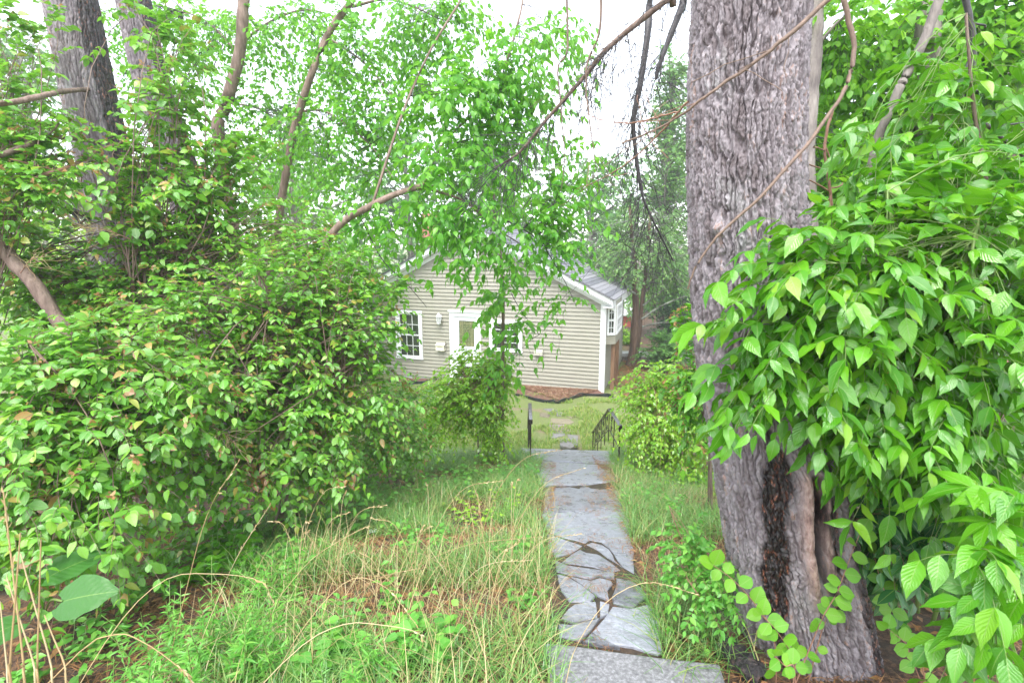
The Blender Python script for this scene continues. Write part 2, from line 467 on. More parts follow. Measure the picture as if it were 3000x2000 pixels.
M['iron_rail'] = simple_mat('iron_rail', [(.35, (.02, .017, .017)), (.7, (.05, .036, .03))], 18, .1, 0, spec=1.0)
M['fabric_black'] = simple_mat('fabric_black', [(.3, (.008, .009, .012)), (.7, (.025, .03, .04))], 12, .28, .6, 40)
M['mulch'] = simple_mat('mulch', [(.3, (.07, .03, .022)), (.5, (.16, .075, .055)), (.7, (.26, .15, .11))], 30, .8, 1, 60, bdist=.03)
M['mulch_chip'] = leaf_mat('mulch_chip', [(0, (.1, .045, .03)), (.6, (.2, .095, .065)), (1, (.32, .2, .14))], (.3, .12, .06), .05, .6, False, .3)
M['post_wood'] = simple_mat('post_wood', [(.3, (.12, .06, .035)), (.7, (.28, .16, .09))], 12, .7, .4, 40, (1, 1, .15))
M['stone_grey'] = simple_mat('stone_grey', [(.3, (.35, .35, .35)), (.7, (.6, .6, .6))], 5, .5, .4)
M['red_paint'] = simple_mat('red_paint', [(.3, (.48, .09, .07)), (.7, (.6, .15, .12))], 6, .5, .1)
M['dark_void'] = simple_mat('dark_void', [(.3, (.015, .014, .013)), (.7, (.03, .028, .026))], 6, .7, .1)
M['white_plastic'] = simple_mat('white_plastic', [(.3, (.74, .75, .76)), (.7, (.82, .82, .83))], 5, .35, .05)
M['charred'] = simple_mat('charred', [(.35, (.012, .011, .012)), (.55, (.04, .034, .036)), (.7, (.14, .09, .075))], 22, .4, 1, 45, bdist=.03)
M['ink'] = simple_mat('ink', [(.3, (.02, .02, .03)), (.7, (.04, .04, .05))], 5, .5, 0)

# ------------------------------------------------------------------ ground
def make_ground():
    xs = np.concatenate([np.linspace(-400, -14, 22)[:-1], np.linspace(-14, 14, 225), np.linspace(14, 400, 22)[1:]])
    ys = np.concatenate([np.linspace(-60, -2, 10)[:-1], np.linspace(-2, 20, 221), np.linspace(20, 420, 30)[1:]])
    X, Y = np.meshgrid(xs, ys)
    Z = G(X, Y)
    pc = .25 + .098 * Y
    under = (np.abs(X - pc) < 1.0) & (Y > 7.4) & (Y < 10.2)
    Z = np.where(under, Z - .12, Z)
    nx, ny = len(xs), len(ys)
    idx = np.arange(nx * ny).reshape(ny, nx)
    q = np.stack([idx[:-1, :-1], idx[:-1, 1:], idx[1:, 1:], idx[1:, :-1]], -1).reshape(-1, 4)
    lawn = np.clip((Y - 9.0 + .8 * vnoise(X * 1.5, Y * 1.5)) / .8, 0, 1) * np.clip((5.2 - X) / 1.0, 0, 1)
    o = build('ground', np.stack([X, Y, Z], -1), [q], M['ground'], smooth=True, attrs={'lawn': lawn.ravel()})
    tag(o, kind='structure')
make_ground()

def crop_pts(pts, ox, oy, sc):
    return [hit(ox + x / sc, oy + y / sc) for x, y in pts]

def slab(name, poly, th, mat, parent, lift, jitter=.006):
    """a split stone: outline subdivided and roughened, slightly domed edge"""
    poly = [np.array(p) for p in poly]
    out = []
    for a, b in zip(poly, poly[1:] + poly[:1]):
        n = max(1, int(np.linalg.norm(b - a) / .09))
        for i in range(n):
            p = a + (b - a) * i / n
            out.append(p + np.append(rng.normal(0, jitter, 2), 0))
    out = np.array(out)
    c = out.mean(0)
    out[:, :2] = c[:2] + (out[:, :2] - c[:2]) * (1.025 if name == 'flagstone' else 1.0)
    tilt = rng.normal(0, .012, 2)
    top = out.copy(); top[:, 2] += lift + (out[:, :2] - c[:2]) @ tilt
    ins = top + (np.append(c[:2], 0) - top * (1, 1, 0)) * .035
    ins[:, 2] = top[:, 2] + .006
    bot = top.copy(); bot[:, 2] -= th
    n = len(out)
    ctr = ins.mean(0)
    V = np.vstack([ctr[None], ins, top, bot])
    T = [(0, 1 + i, 1 + (i + 1) % n) for i in range(n)]
    Q = [(1 + i, 1 + n + i, 1 + n + (i + 1) % n, 1 + (i + 1) % n) for i in range(n)] + \
        [(1 + n + i, 1 + 2 * n + i, 1 + 2 * n + (i + 1) % n, 1 + n + (i + 1) % n) for i in range(n)]
    # orientation: make the top face up
    a2 = sum(out[i][0] * out[(i + 1) % n][1] - out[(i + 1) % n][0] * out[i][1] for i in range(n))
    if a2 < 0:
        T = [t[::-1] for t in T]; Q = [t[::-1] for t in Q]
    return build(name, V, [np.array(T), np.array(Q)], mat, parent)

def make_path():
    bed_pts = [(265, 138), (865, 150), (870, 230), (900, 335), (925, 440), (940, 620), (965, 800), (975, 900), (1060, 1045), (1120, 1200), (1150, 1400),
               (1000, 1460), (430, 1400), (480, 1250), (505, 1080), (465, 900), (420, 760), (400, 640), (395, 540), (400, 400), (345, 290), (325, 180)]
    pts = crop_pts(bed_pts, 1400, 1250, 2.091)
    path = MB().prism([(p[0], p[1], p[2] + .004) for p in pts], .1).obj('path', M['path_bed'])
    tag(path, kind='structure')
    S = [
        [(268, 140), (862, 152), (868, 185), (838, 230), (345, 203), (330, 175)],
        [(346, 212), (838, 238), (885, 330), (700, 355), (400, 372), (352, 290)],
        [(402, 380), (700, 363), (888, 338), (915, 440), (903, 508), (560, 530), (402, 545), (420, 460)],
        [(402, 553), (560, 538), (905, 518), (930, 640), (950, 800), (955, 900), (885, 862), (832, 785), (762, 718), (690, 703), (655, 722), (540, 690), (430, 650)],
        [(664, 732), (695, 714), (760, 732), (825, 795), (876, 866), (800, 812), (730, 768)],
        [(425, 665), (540, 702), (636, 738), (560, 786), (480, 812), (440, 770)],
        [(515, 838), (572, 792), (650, 748), (730, 785), (800, 830), (860, 880), (820, 893), (700, 868), (560, 850)],
        [(482, 832), (505, 852), (700, 880), (828, 905), (828, 942), (742, 922), (690, 938), (560, 918), (480, 898)],
        [(482, 912), (556, 930), (640, 988), (715, 1045), (698, 1075), (560, 1075), (520, 1010)],
        [(574, 932), (690, 950), (750, 932), (808, 950), (818, 975), (790, 1066), (728, 1038), (652, 982)],
        [(848, 950), (940, 960), (1000, 1000), (1050, 1050), (950, 1113), (824, 1093)],
        [(590, 1092), (730, 1086), (738, 1178), (590, 1213), (522, 1180)],
        [(746, 1082), (808, 1100), (800, 1158), (750, 1174)],
        [(818, 1107), (950, 1123), (1060, 1112), (1108, 1200), (1128, 1378), (1088, 1396), (800, 1330), (694, 1268), (772, 1180)],
        [(502, 1222), (590, 1226), (740, 1192), (756, 1188), (688, 1258), (620, 1325), (502, 1288)],
        [(640, 1338), (698, 1278), (796, 1336), (860, 1366), (640, 1346)],
    ]
    for i, s in enumerate(S):
        pts = crop_pts(s, 1400, 1250, 2.091)
        pts = [np.array(p) for p in pts]
        slab('flagstone', pts, .05, M['flagstone'], path, .008 + .008 * rng.random())
    TS = [([(510, 1010), (760, 1020), (810, 1060), (760, 1088), (500, 1075)], 'flagstone_brown'),
          ([(490, 1095), (680, 1090), (815, 1183), (640, 1188), (490, 1160)], 'flagstone_purple'),
          ([(485, 1175), (690, 1193), (700, 1230), (560, 1272), (490, 1260)], 'flagstone_dull'),
          ([(730, 1222), (870, 1240), (860, 1370), (760, 1400), (630, 1370), (620, 1292), (740, 1272)], 'flagstone_dull'),
          ([(410, 890), (540, 880), (600, 920), (520, 940)], 'flagstone_dull'),
          ([(560, 942), (650, 930), (690, 970), (590, 985)], 'flagstone_dull'),
          ([(1200, 770), (1330, 750), (1385, 790), (1310, 805)], 'flagstone_dull'),
          ([(280, 940), (430, 935), (500, 970), (480, 1000), (300, 990)], 'flagstone_brown'),
          ([(700, 985), (790, 965), (850, 990), (780, 1012)], 'flagstone_brown'),
          ([(820, 850), (900, 830), (960, 850), (880, 870)], 'flagstone_brown')]
    for s, mt in TS:
        slab('stepping_stone', crop_pts(s, 1500, 1000, 4.48), .05, M[mt], path, .006)
    # doorstep slate
    slab('stepping_stone', crop_pts([(820, 1070), (1010, 1062), (1040, 1090), (900, 1105), (830, 1100)], 1100, 850, 3.92), .05, M['flagstone'], path, .02)

    # concrete threshold at the photographer's feet
    cp = crop_pts([(400, 1318), (480, 1322), (560, 1332), (700, 1350), (860, 1374), (1000, 1392), (1090, 1405), (1250, 1422), (1480, 1447), (1530, 1600), (430, 1600), (445, 1440)], 1400, 1250, 2.091)
    cam_p = np.array((0, 0, CAMZ))
    cp = [cam_p + (p - cam_p) * (CAMZ - .03) / (CAMZ - p[2]) for p in cp]
    o = MB().prism(cp, .16).obj('concrete_step', M['concrete'], bevel=.012)
    tag(o, 'grey pitted concrete step at the near end of the flagstone path', 'step')

    # stone steps below the landing, down to the lawn
    e = empty('stone_steps', (1.02, 8.0, -1.4), 'stone garden steps dropping from the landing slab to the lawn', 'steps', rz=-math.atan(.098))
    for k in range(4):
        z1 = 0.02 - .17 * (k + 1)
        MB().box(-.78, .78, -.1 + .42 * k, .38 + .42 * k, z1 - .17, z1).obj('tread', M['flagstone'], e, bevel=.012)
make_path()

# ------------------------------------------------------------------ iron handrails
def curl(c, r, turns=1.15, a0=0, n=22):
    a = np.linspace(0, turns * 2 * math.pi, n)
    rr = r * (1 - .55 * a / a[-1])
    return [(c[0], c[1] + q * math.cos(b + a0), c[2] + q * math.sin(b + a0)) for q, b in zip(rr, a)]

def handrail(label, base, hpost, rz):
    """local: y runs down the stairs, z up"""
    e = empty('handrail', base, label, 'handrail', 'iron handrails at the garden steps', rz=rz)
    h = hpost; f = .84; sl = 1.02 / 1.66
    def top(y): return h - max(0, y - f) * sl
    MB().bar((0, -.03, h), (0, f, h), .058, .02).bar((0, f, h), (0, f + 1.66, h - 1.02), .055, .02).obj('rail', M['iron_rail'], e, bevel=.004)
    MB().bar((0, -.04, h - .06), (0, -.035, h + .009), .058, .018, (0, 1, 0)).obj('rail_end', M['iron'], e)
    MB().bar((0, 0, -.2), (0, 0, h - .012), .022, .022, (0, 1, 0)).obj('post', M['iron'], e)
    MB().bar((0, f + 1.6, h - 1.5), (0, f + 1.6, top(f + 1.6) - .012), .022, .022, (0, 1, 0)).obj('post', M['iron'], e)
    low = lambda y: h - .36 - max(0, y - f) * sl
    MB().bar((0, f + .05, low(f + .05)), (0, f + 1.6, low(f + 1.6)), .013, .013).bar((0, .02, low(0)), (0, f + .05, low(f)), .013, .013).obj('lower_rail', M['iron'], e)
    for y in (.42, .86, 1.2, 1.54, 1.88, 2.2):
        MB().bar((0, y, low(y) - .2), (0, y, top(y) - .012), .014, .014, (0, 1, 0)).obj('baluster', M['iron'], e)
    for y in (.64, 1.03, 1.37, 1.71, 2.04):
        t = top(y) - .02
        c = MB()
        c.tube(curl((0, y + .03, t - .1), .05, a0=1.2), .0055, 5)
        c.tube(curl((0, y - .03, t - .24), .045, a0=4.3), .0055, 5)
        c.tube([(0, y - .05, t + .01), (0, y - .055, t - .08), (0, y, t - .17), (0, y + .05, t - .27), (0, y + .04, t - .33)], .0055, 5)
        c.obj('scroll', M['iron'], e)
    return e
pl = P(1554, 1332, 7.9); pr = P(1813, 1331, 7.9)
handrail('dark iron handrail seen end on, beside the light green bush', pl, .57, -.02)
handrail('dark iron handrail with scrolls beside the yellow green bush', pr, .47, 0)

# ------------------------------------------------------------------ house
HC = np.array(P(1764, 1145, 15.3))
HA = math.atan2(-.313, .95)
hx = np.array((math.cos(HA), math.sin(HA), 0)); hy = np.array((-math.sin(HA), math.cos(HA), 0))
def wpx(x, y):
    """house-wall coordinates (along, up) of a photo pixel"""
    d0 = P(x, y, 1.0) - (0, 0, CAMZ)
    o = np.array((0, 0, CAMZ))
    t = np.dot(HC - o, hy) / np.dot(d0, hy)
    q = o + d0 * t - HC
    return float(np.dot(q, hx)), float(q[2])

def make_house():
    H = empty('house', HC, 'beige clapboard house with white trim and gabled roof beyond the lawn', 'house', rz=HA)
    W = 8.1; half = W / 2
    eave = wpx(1764, 880)[1]
    apex = wpx(1390, 676)[1]
    slope = (apex - eave) / half
    D = 5.0
    z0 = -.12
    def top_at(x): return apex - abs(x + half) * slope
    # openings (casing outlines)
    def rect(x0, y0, x1, y1):
        a = wpx(x0, y0); b = wpx(x1, y1); return [a[0], b[1], b[0], a[1]]
    win1 = rect(1160, 907, 1241, 1048)
    door = rect(1318, 912, 1412, 1108)
    win2 = rect(1435, 934, 1531, 1028)
    vent = rect(1360, 722, 1398, 768)
    openings = [win1, door, win2, vent]
    # sheathing behind the boards: front with holes is simply strips between openings
    sh = MB()
    sh.add([(-W, .02, z0), (0, .02, z0), (0, .02, eave), (-half, .02, apex), (-W, .02, eave)], [(0, 1, 2, 3, 4)])
    sh.add([(0, .02, z0), (0, D, z0), (0, D, eave), (0, .02, eave)], [(0, 1, 2, 3)])
    sh.add([(-W, .02, z0), (-W, .02, eave), (-W, D, eave), (-W, D, z0)], [(0, 1, 2, 3)])
    sh.add([(-W, D, z0), (-W, D, eave), (-half, D, apex), (0, D, eave), (0, D, z0)], [(0, 1, 2, 3, 4)])
    wall = sh.obj('wall', M['siding'], H)
    # clapboards, one object per board
    course = .118
    z = 0.0
    while z < apex - .05:
        zt = z + course
        def xl(zz): return -half - min(half, max(0, (apex - zz) / slope))
        def xr(zz): return -half + min(half, max(0, (apex - zz) / slope))
        cuts = [(-W, 0)]
        for o in openings:
            if o[1] < z + course * .5 < o[3]:
                nc = []
                for a, b in cuts:
                    if o[2] <= a or o[0] >= b: nc.append((a, b)); continue
                    if o[0] > a: nc.append((a, o[0] + .02))
                    if o[2] < b: nc.append((o[2] - .02, b))
                cuts = nc
        for a, b in cuts:
            x0b, x1b = max(a, xl(z)), min(b, xr(z)); x0t, x1t = max(a, xl(zt)), min(b, xr(zt))
            if x1b - x0b < .03: continue
            x1t = max(x1t, x0t)
            yb, yt = -.042, -.008
            V = [(x0b, yb, z), (x1b, yb, z), (x1t, yt, zt), (x0t, yt, zt), (x0b, .015, z), (x1b, .015, z)]
            MB().add(V, [(0, 1, 2, 3), (4, 5, 1, 0)]).obj('siding_board', M['siding'], wall)
        if z < eave - .1:
            V = [(.042, 0, z), (.042, D, z), (.008, D, zt), (.008, 0, zt), (-.015, 0, z), (-.015, D, z)]
            MB().add(V, [(0, 1, 2, 3), (4, 5, 1, 0)]).obj('siding_board', M['siding'], wall)
        z = zt
    # foundation strip
    MB().box(-W, .0, -.005, D, -.3, z0 + .12).obj('foundation', M['stone_grey'], H)
    # corner boards
    for x in (0, -W):
        MB().box(x - .1, x + .04, -.062, -.035, -.08, eave).box(x + .02 if x == 0 else x - .04, x + .055 if x == 0 else x - .02, -.06, .1, -.08, eave).obj('corner_board', M['white_trim'], H)
    # rake boards and soffit
    ov = .32
    for sgn in (1, -1):
        xe = -half + sgn * (half + .28)
        ze = apex - (half + .28) * slope
        def seg(dz0, dz1, y0, y1, nm, mat):
            V = []
            for y in (y0, y1):
                V += [(-half, y, apex + dz0), (xe, y, ze + dz0), (xe, y, ze + dz1), (-half, y, apex + dz1)]
            F = [(0, 1, 2, 3), (7, 6, 5, 4), (0, 4, 5, 1), (1, 5, 6, 2), (2, 6, 7, 3), (3, 7, 4, 0)]
            return MB().add(V, F).obj(nm, mat, H)
        seg(.02, .19, -ov, -ov + .025, 'rake_board', M['white_trim'])
        seg(-.02, .0, -ov + .025, .0, 'soffit', M['white_trim'])
        seg(-.16, -.03, -.06, -.043, 'frieze_board', M['white_trim'])
        roof = seg(.17, .205, -ov - .03, D + .2, 'roof', M['shingle'])
        # shingle courses
        ln = math.hypot(half + .3, (half + .3) * slope)
        nrow = int(ln / .16)
        for r in range(nrow):
            f0, f1 = r / nrow, (r + 1.15) / nrow
            xa, xb = -half + sgn * (half + .3) * f1, -half + sgn * (half + .3) * f0
            za, zb = apex - (half + .3) * slope * f1, apex - (half + .3) * slope * f0
            V = [(xa, -ov - .035, za + .228), (xa, D + .2, za + .228), (xb, D + .2, zb + .212), (xb, -ov - .035, zb + .212),
                 (xa, -ov - .035, za + .206), (xa, D + .2, za + .206)]
            MB().add(V, [(0, 1, 2, 3), (0, 4, 5, 1)]).obj('shingle_course', M['shingle'], roof)
        # boxed eave return
        MB().box(min(xe, -half + sgn * half), max(xe, -half + sgn * half), -ov, D, ze - .04, ze - .02).obj('soffit', M['white_trim'], H)
        MB().box(min(xe, xe - .022 * sgn), max(xe, xe - .022 * sgn), -ov, D, ze - .05, ze + .17).obj('fascia', M['white_trim'], H)
    # windows
    def window(r, rows, cols, name='window'):
        x0, b, x1, t = r
        c = .11
        w = MB().box(x0, x0 + c, -.065, .015, b, t).box(x1 - c, x1, -.065, .015, b, t).box(x0 + c, x1 - c, -.065, .015, t - c, t).obj(name, M['white_trim'], H)
        MB().box(x0 - .02, x1 + .02, -.085, .015, b - .045, b).obj('sill', M['white_trim'], w)
        gx0, gx1, gb, gt = x0 + c, x1 - c, b + .02, t - c
        mid = (gb + gt) / 2
        for k, (a, d, yy) in enumerate(((mid, gt, -.025), (gb, mid + .02, -.012))):
            s = .035
            sash = MB().box(gx0, gx0 + s, yy, yy + .02, a, d).box(gx1 - s, gx1, yy, yy + .02, a, d).box(gx0 + s, gx1 - s, yy, yy + .02, d - s, d).box(gx0 + s, gx1 - s, yy, yy + .02, a, a + s)
            so = sash.obj('sash', M['white_trim'], w)
            pw, ph = (gx1 - gx0 - 2 * s) / cols, (d - a - 2 * s) / rows
            for i in range(cols):
                for j in range(rows):
                    px0, pz0 = gx0 + s + i * pw, a + s + j * ph
                    MB().box(px0 + .009, px0 + pw - .009, yy + .008, yy + .012, pz0 + .009, pz0 + ph - .009).obj('pane', M['glass_dark'], w)
            mm = MB()
            for i in range(1, cols): mm.box(gx0 + s + i * pw - .009, gx0 + s + i * pw + .009, yy + .002, yy + .018, a + s, d - s)
            for j in range(1, rows): mm.box(gx0 + s, gx1 - s, yy + .003, yy + .017, a + s + j * ph - .009, a + s + j * ph + .009)
            mm.obj('muntin', M['white_trim'], w)
        return w
    window(win1, 2, 3)
    window(win2, 2, 3)
    # door
    x0, b, x1, t = door
    b = b - .02
    c = .14
    MB().box(x0, x0 + c, -.06, .015, b, t).box(x1 - c, x1, -.06, .015, b, t).box(x0 + c, x1 - c, -.06, .015, t - c, t).obj('door_casing', M['white_trim'], H)
    MB().box(x0 - .03, x1 + .03, -.10, -.03, t, t + .05).obj('door_cap', M['white_trim'], H)
    MB().box(x0 - .02, x1 + .02, -.30, .0, b - .17, b - .03).obj('door_step', M['stone_grey'], H, bevel=.01)
    dx0, dx1, db, dt = x0 + c, x1 - c, b - .02, t - c
    g = rect(1345, 938, 1391, 1016)
    dr = MB().box(dx0, g[0], -.02, .015, db, dt).box(g[2], dx1, -.02, .015, db, dt).box(g[0], g[2], -.02, .015, g[3], dt).box(g[0], g[2], -.02, .015, db, g[1]).obj('door', M['door_white'], H)
    MB().box(g[0], g[2], -.004, .002, g[1], g[3]).obj('pane', M['leaded_glass'], dr)
    fr = MB()
    for a0, a1, z0_, z1_ in ((g[0] - .03, g[0], g[1] - .03, g[3] + .03), (g[2], g[2] + .03, g[1] - .03, g[3] + .03), (g[0], g[2], g[3], g[3] + .03), (g[0], g[2], g[1] - .03, g[1])):
        fr.box(a0, a1, -.034, -.018, z0_, z1_)
    fr.obj('pane_frame', M['door_white'], dr)
    ld = MB()
    gw, gh = g[2] - g[0], g[3] - g[1]
    for f in (.12, .22, .78, .88): ld.box(g[0] + gw * f - .004, g[0] + gw * f + .004, -.01, -.003, g[1], g[3])
    for f in (.06, .12, .88, .94): ld.box(g[0], g[2], -.009, -.002, g[1] + gh * f - .004, g[1] + gh * f + .004)
    ld.obj('came', M['lead_came'], dr)
    pz = db + .12
    ph = g[1] - .2 - pz
    for a0, a1 in ((dx0 + .12, dx1 - .12),):
        MB().box(a0, a1, -.028, -.018, pz, pz + ph).obj('raised_panel', M['door_white'], dr, bevel=.008)
    hm = MB().tube([(dx1 - .07, -.03, db + .95), (dx1 - .07, -.08, db + .95)], .012, 8)
    hm.tube([(dx1 - .07, -.078, db + .95), (dx1 - .07, -.095, db + .95), (dx1 - .07, -.12, db + .95), (dx1 - .07, -.13, db + .95)], np.array([.015, .03, .028, .008]), 10)
    hm.obj('handle', M['iron'], dr, smooth=True)
    MB().box(dx0, dx1, -.06, .0, db - .035, db).obj('threshold', M['mailbox'], dr)
    # house number on the door
    cu = bpy.data.curves.new('house_number', 'FONT'); cu.body = '121'; cu.size = .1; cu.extrude = .002; cu.align_x = 'CENTER'
    cu.materials.append(M['ink'])
    tmp = bpy.data.objects.new('house_number', cu); COL.objects.link(tmp)
    nme = bpy.data.meshes.new_from_object(tmp.evaluated_get(bpy.context.evaluated_depsgraph_get()))
    bpy.data.objects.remove(tmp)
    no = link('house_number', nme, dr); no.location = ((g[0] + g[2]) / 2 - .02, -.024, g[1] - .14); no.rotation_euler = (math.pi / 2, 0, 0)
    # louvred gable vent
    x0, b, x1, t = vent
    v = MB().box(x0, x0 + .05, -.06, .015, b, t).box(x1 - .05, x1, -.06, .015, b, t).box(x0 + .05, x1 - .05, -.06, .015, t - .05, t).box(x0 + .05, x1 - .05, -.06, .015, b, b + .05).obj('gable_vent', M['white_trim'], H)
    k = 6
    for i in range(k):
        zz = b + .05 + (t - b - .1) * i / k
        s = MB(); s.add([(x0 + .05, -.05, zz), (x1 - .05, -.05, zz), (x1 - .05, -.01, zz + .05), (x0 + .05, -.01, zz + .05)], [(0, 1, 2, 3)]); s.obj('louvre', M['white_trim'], v)
    # chimney with courses of brick
    cx0, cz = wpx(1240, 735); cx1, ctop = wpx(1272, 655)
    cy = 2.0
    sc = 1 + cy / 16
    cx0, cx1 = cx0 * sc - .35, cx1 * sc - .35; ctop = ctop * sc - .12
    ch = MB().box(cx0 + .008, cx1 - .008, cy + .008, cy + .492, cz - .6, ctop).obj('chimney', M['mortar'], H)
    bh = .075; zz = cz - .4; row = 0
    bmes = {}
    while zz + bh < ctop:
        xs_ = cx0 - (.11 if row % 2 else 0)
        while xs_ < cx1 - .02:
            a, bb = max(cx0, xs_), min(cx1, xs_ + .2)
            if bb - a > .03:
                key = round(bb - a, 3)
                if key not in bmes:
                    bmes[key] = make_mesh('brick', [(0, 0, 0), (key, 0, 0), (key, .1, 0), (0, .1, 0), (0, 0, .062), (key, 0, .062), (key, .1, .062), (0, .1, .062)],
                                          [np.array([(0, 3, 2, 1), (4, 5, 6, 7), (0, 1, 5, 4), (1, 2, 6, 5), (2, 3, 7, 6), (3, 0, 4, 7)])], M['brick_red'])
                link('brick', bmes[key], ch, (a, cy, zz))
            xs_ += .212
        for yy in (cy + .12, cy + .33):
            key = 'side'
            if key not in bmes:
                bmes[key] = make_mesh('brick', [(0, 0, 0), (.1, 0, 0), (.1, .16, 0), (0, .16, 0), (0, 0, .062), (.1, 0, .062), (.1, .16, .062), (0, .16, .062)],
                                      [np.array([(0, 3, 2, 1), (4, 5, 6, 7), (0, 1, 5, 4), (1, 2, 6, 5), (2, 3, 7, 6), (3, 0, 4, 7)])], M['brick_red'])
            link('brick', bmes[key], ch, (cx1 - .1, yy, zz))
        zz += bh; row += 1
    # bay window on the right side, on a wooden post
    bz0, bz1 = wpx(1775, 1022)[1] + .1, eave - .03
    y0, y1, pj = .15, 1.9, .3
    bay = MB().add([(.03, y0, bz0), (pj, y0 + .2, bz0), (pj, y1 - .2, bz0), (.03, y1, bz0), (.03, y0, bz1), (pj, y0 + .2, bz1), (pj, y1 - .2, bz1), (.03, y1, bz1)],
                   [(0, 1, 5, 4), (1, 2, 6, 5), (2, 3, 7, 6), (3, 2, 1, 0), (4, 5, 6, 7)]).obj('bay', M['siding'], H)
    def bay_window(a, bpt):
        a, bpt = np.array(a), np.array(bpt)
        t = nz(bpt - a); n = np.array((t[1], -t[0]))
        ln = np.linalg.norm(bpt - a)
        def bx(mb, s0, s1, q0, q1, w0, w1):
            V = []
            for w in (w0, w1):
                for s, q in ((s0, q0), (s1, q0), (s1, q1), (s0, q1)):
                    p = a + t * s + n * q; V.append((p[0], p[1], w))
            mb.add(V, [(0, 3, 2, 1), (4, 5, 6, 7), (0, 1, 5, 4), (1, 2, 6, 5), (2, 3, 7, 6), (3, 0, 4, 7)])
        za, zb = bz0 + .28, bz1 - .12
        f = MB()
        for s0, s1, w0, w1 in ((.03, .09, za, zb), (ln - .09, ln - .03, za, zb), (.09, ln - .09, zb - .07, zb), (.09, ln - .09, za, za + .07), (.09, ln - .09, (za + zb) / 2 - .03, (za + zb) / 2 + .03)):
            bx(f, s0, s1, .003, .035, w0, w1)
        wo = f.obj('bay_window', M['white_trim'], bay)
        pn = MB(); bx(pn, .09, ln - .09, .004, .012, za + .07, zb - .07); pn.obj('pane', M['glass_dark'], wo)
        mu = MB()
        nc = max(2, int(ln / .22))
        for i in range(1, nc):
            s = .09 + (ln - .18) * i / nc; bx(mu, s - .008, s + .008, .011, .022, za + .07, zb - .07)
        for i in range(1, 4):
            w = za + (zb - za) * (i if i < 2 else i) / 4 + .0
            if i == 2: continue
            bx(mu, .09, ln - .09, .012, .021, w - .008, w + .008)
        mu.obj('muntin', M['white_trim'], wo)
    bay_window((.03, y0), (pj, y0 + .2)); bay_window((pj, y0 + .2), (pj, y1 - .2))
    MB().bar((pj - .07, y0 + .3, -.35), (pj - .07, y0 + .3, bz0), .11, .11, (0, 1, 0)).obj('bay_post', M['post_wood'], bay)
    MB().bar((pj - .07, y1 - .4, -.35), (pj - .07, y1 - .4, bz0), .11, .11, (0, 1, 0)).obj('bay_post', M['post_wood'], bay)
    # vent hood with its cable, mailbox and lantern
    r = rect(1568, 1022, 1592, 1040)
    def world(x, y, z): return HC + hx * x + hy * y + np.array((0, 0, z))
    e = empty('vent_hood', world(r[0], -.03, r[1]), 'small grey vent hood low on the siding right of the door', 'vent', rz=HA)
    w_, h_ = r[2] - r[0], r[3] - r[1]
    MB().add([(0, 0, 0), (w_, 0, 0), (w_, -.1, 0), (0, -.1, 0), (0, 0, h_), (w_, 0, h_), (w_, -.055, h_), (0, -.055, h_), (0, -.1, h_ * .55), (w_, -.1, h_ * .55)],
             [(0, 1, 5, 4), (3, 2, 9, 8), (8, 9, 6, 7), (7, 6, 5, 4), (0, 4, 7, 8, 3), (1, 2, 9, 6, 5)]).obj('hood', M['vent_grey'], e)
    MB().tube([(w_ * .35, -.02, .0), (w_ * .33, -.012, -.5), (w_ * .3, -.012, -1.0)], .005, 5).obj('cable', M['vent_grey'], e)
    r = rect(1282, 1000, 1307, 1026)
    e = empty('mailbox', world(r[0], -.03, r[1]), 'cream wall mailbox between the window and the door', 'mailbox', rz=HA)
    w_, h_ = r[2] - r[0], r[3] - r[1]
    MB().add([(0, 0, 0), (w_, 0, 0), (w_, -.12, 0), (0, -.12, 0), (0, 0, h_ * .85), (w_, 0, h_ * .85), (w_, -.12, h_ * .62), (0, -.12, h_ * .62)],
             [(0, 3, 2, 1), (0, 1, 5, 4), (1, 2, 6, 5), (2, 3, 7, 6), (3, 0, 4, 7)]).obj('body', M['mailbox'], e)
    MB().add([(-.01, 0, h_ * .87), (w_ + .01, 0, h_ * .87), (w_ + .01, -.14, h_ * .62), (-.01, -.14, h_ * .62), (-.01, 0, h_ * .92), (w_ + .01, 0, h_ * .92), (w_ + .01, -.14, h_ * .66), (-.01, -.14, h_ * .66)],
             [(0, 3, 2, 1), (4, 5, 6, 7), (0, 1, 5, 4), (1, 2, 6, 5), (2, 3, 7, 6), (3, 0, 4, 7)]).obj('lid', M['mailbox'], e)
    MB().tube([(w_ + .012, -.1, h_ * .25), (w_ + .014, -.1, h_ * .6), (w_ + .02, -.02, h_ * 1.1)], .008, 5).obj('hook', M['iron'], e)
    MB().box(w_ * .25, w_ * .75, -.126, -.119, h_ * .45, h_ * .5).obj('badge', M['lead_came'], e)
    r = rect(1282, 914, 1300, 950)
    xm = (r[0] + r[2]) / 2; hh = r[3] - r[1]
    e = empty('wall_lantern', world(xm, -.15, r[1]), 'white wall lantern mounted left of the front door', 'lantern', rz=HA)
    def frus(mb, r0, r1, z0_, z1_, n=6):
        V = [(r0 * math.cos(2 * math.pi * i / n), r0 * math.sin(2 * math.pi * i / n), z0_) for i in range(n)] + [(r1 * math.cos(2 * math.pi * i / n), r1 * math.sin(2 * math.pi * i / n), z1_) for i in range(n)]
        return mb.add(V, [tuple(range(n))[::-1], tuple(range(n, 2 * n))] + [(i, (i + 1) % n, n + (i + 1) % n, n + i) for i in range(n)])
    frus(frus(MB(), .10, .03, hh * .68, hh * .9), .02, .012, hh * .9, hh).obj('cap', M['white_trim'], e)
    frus(MB(), .06, .075, hh * .15, hh * .68).obj('glass', M['stone_grey'], e)
    frus(frus(MB(), .065, .07, hh * .1, hh * .15), .02, .05, 0, hh * .1).obj('base', M['white_trim'], e)
    fr = MB()
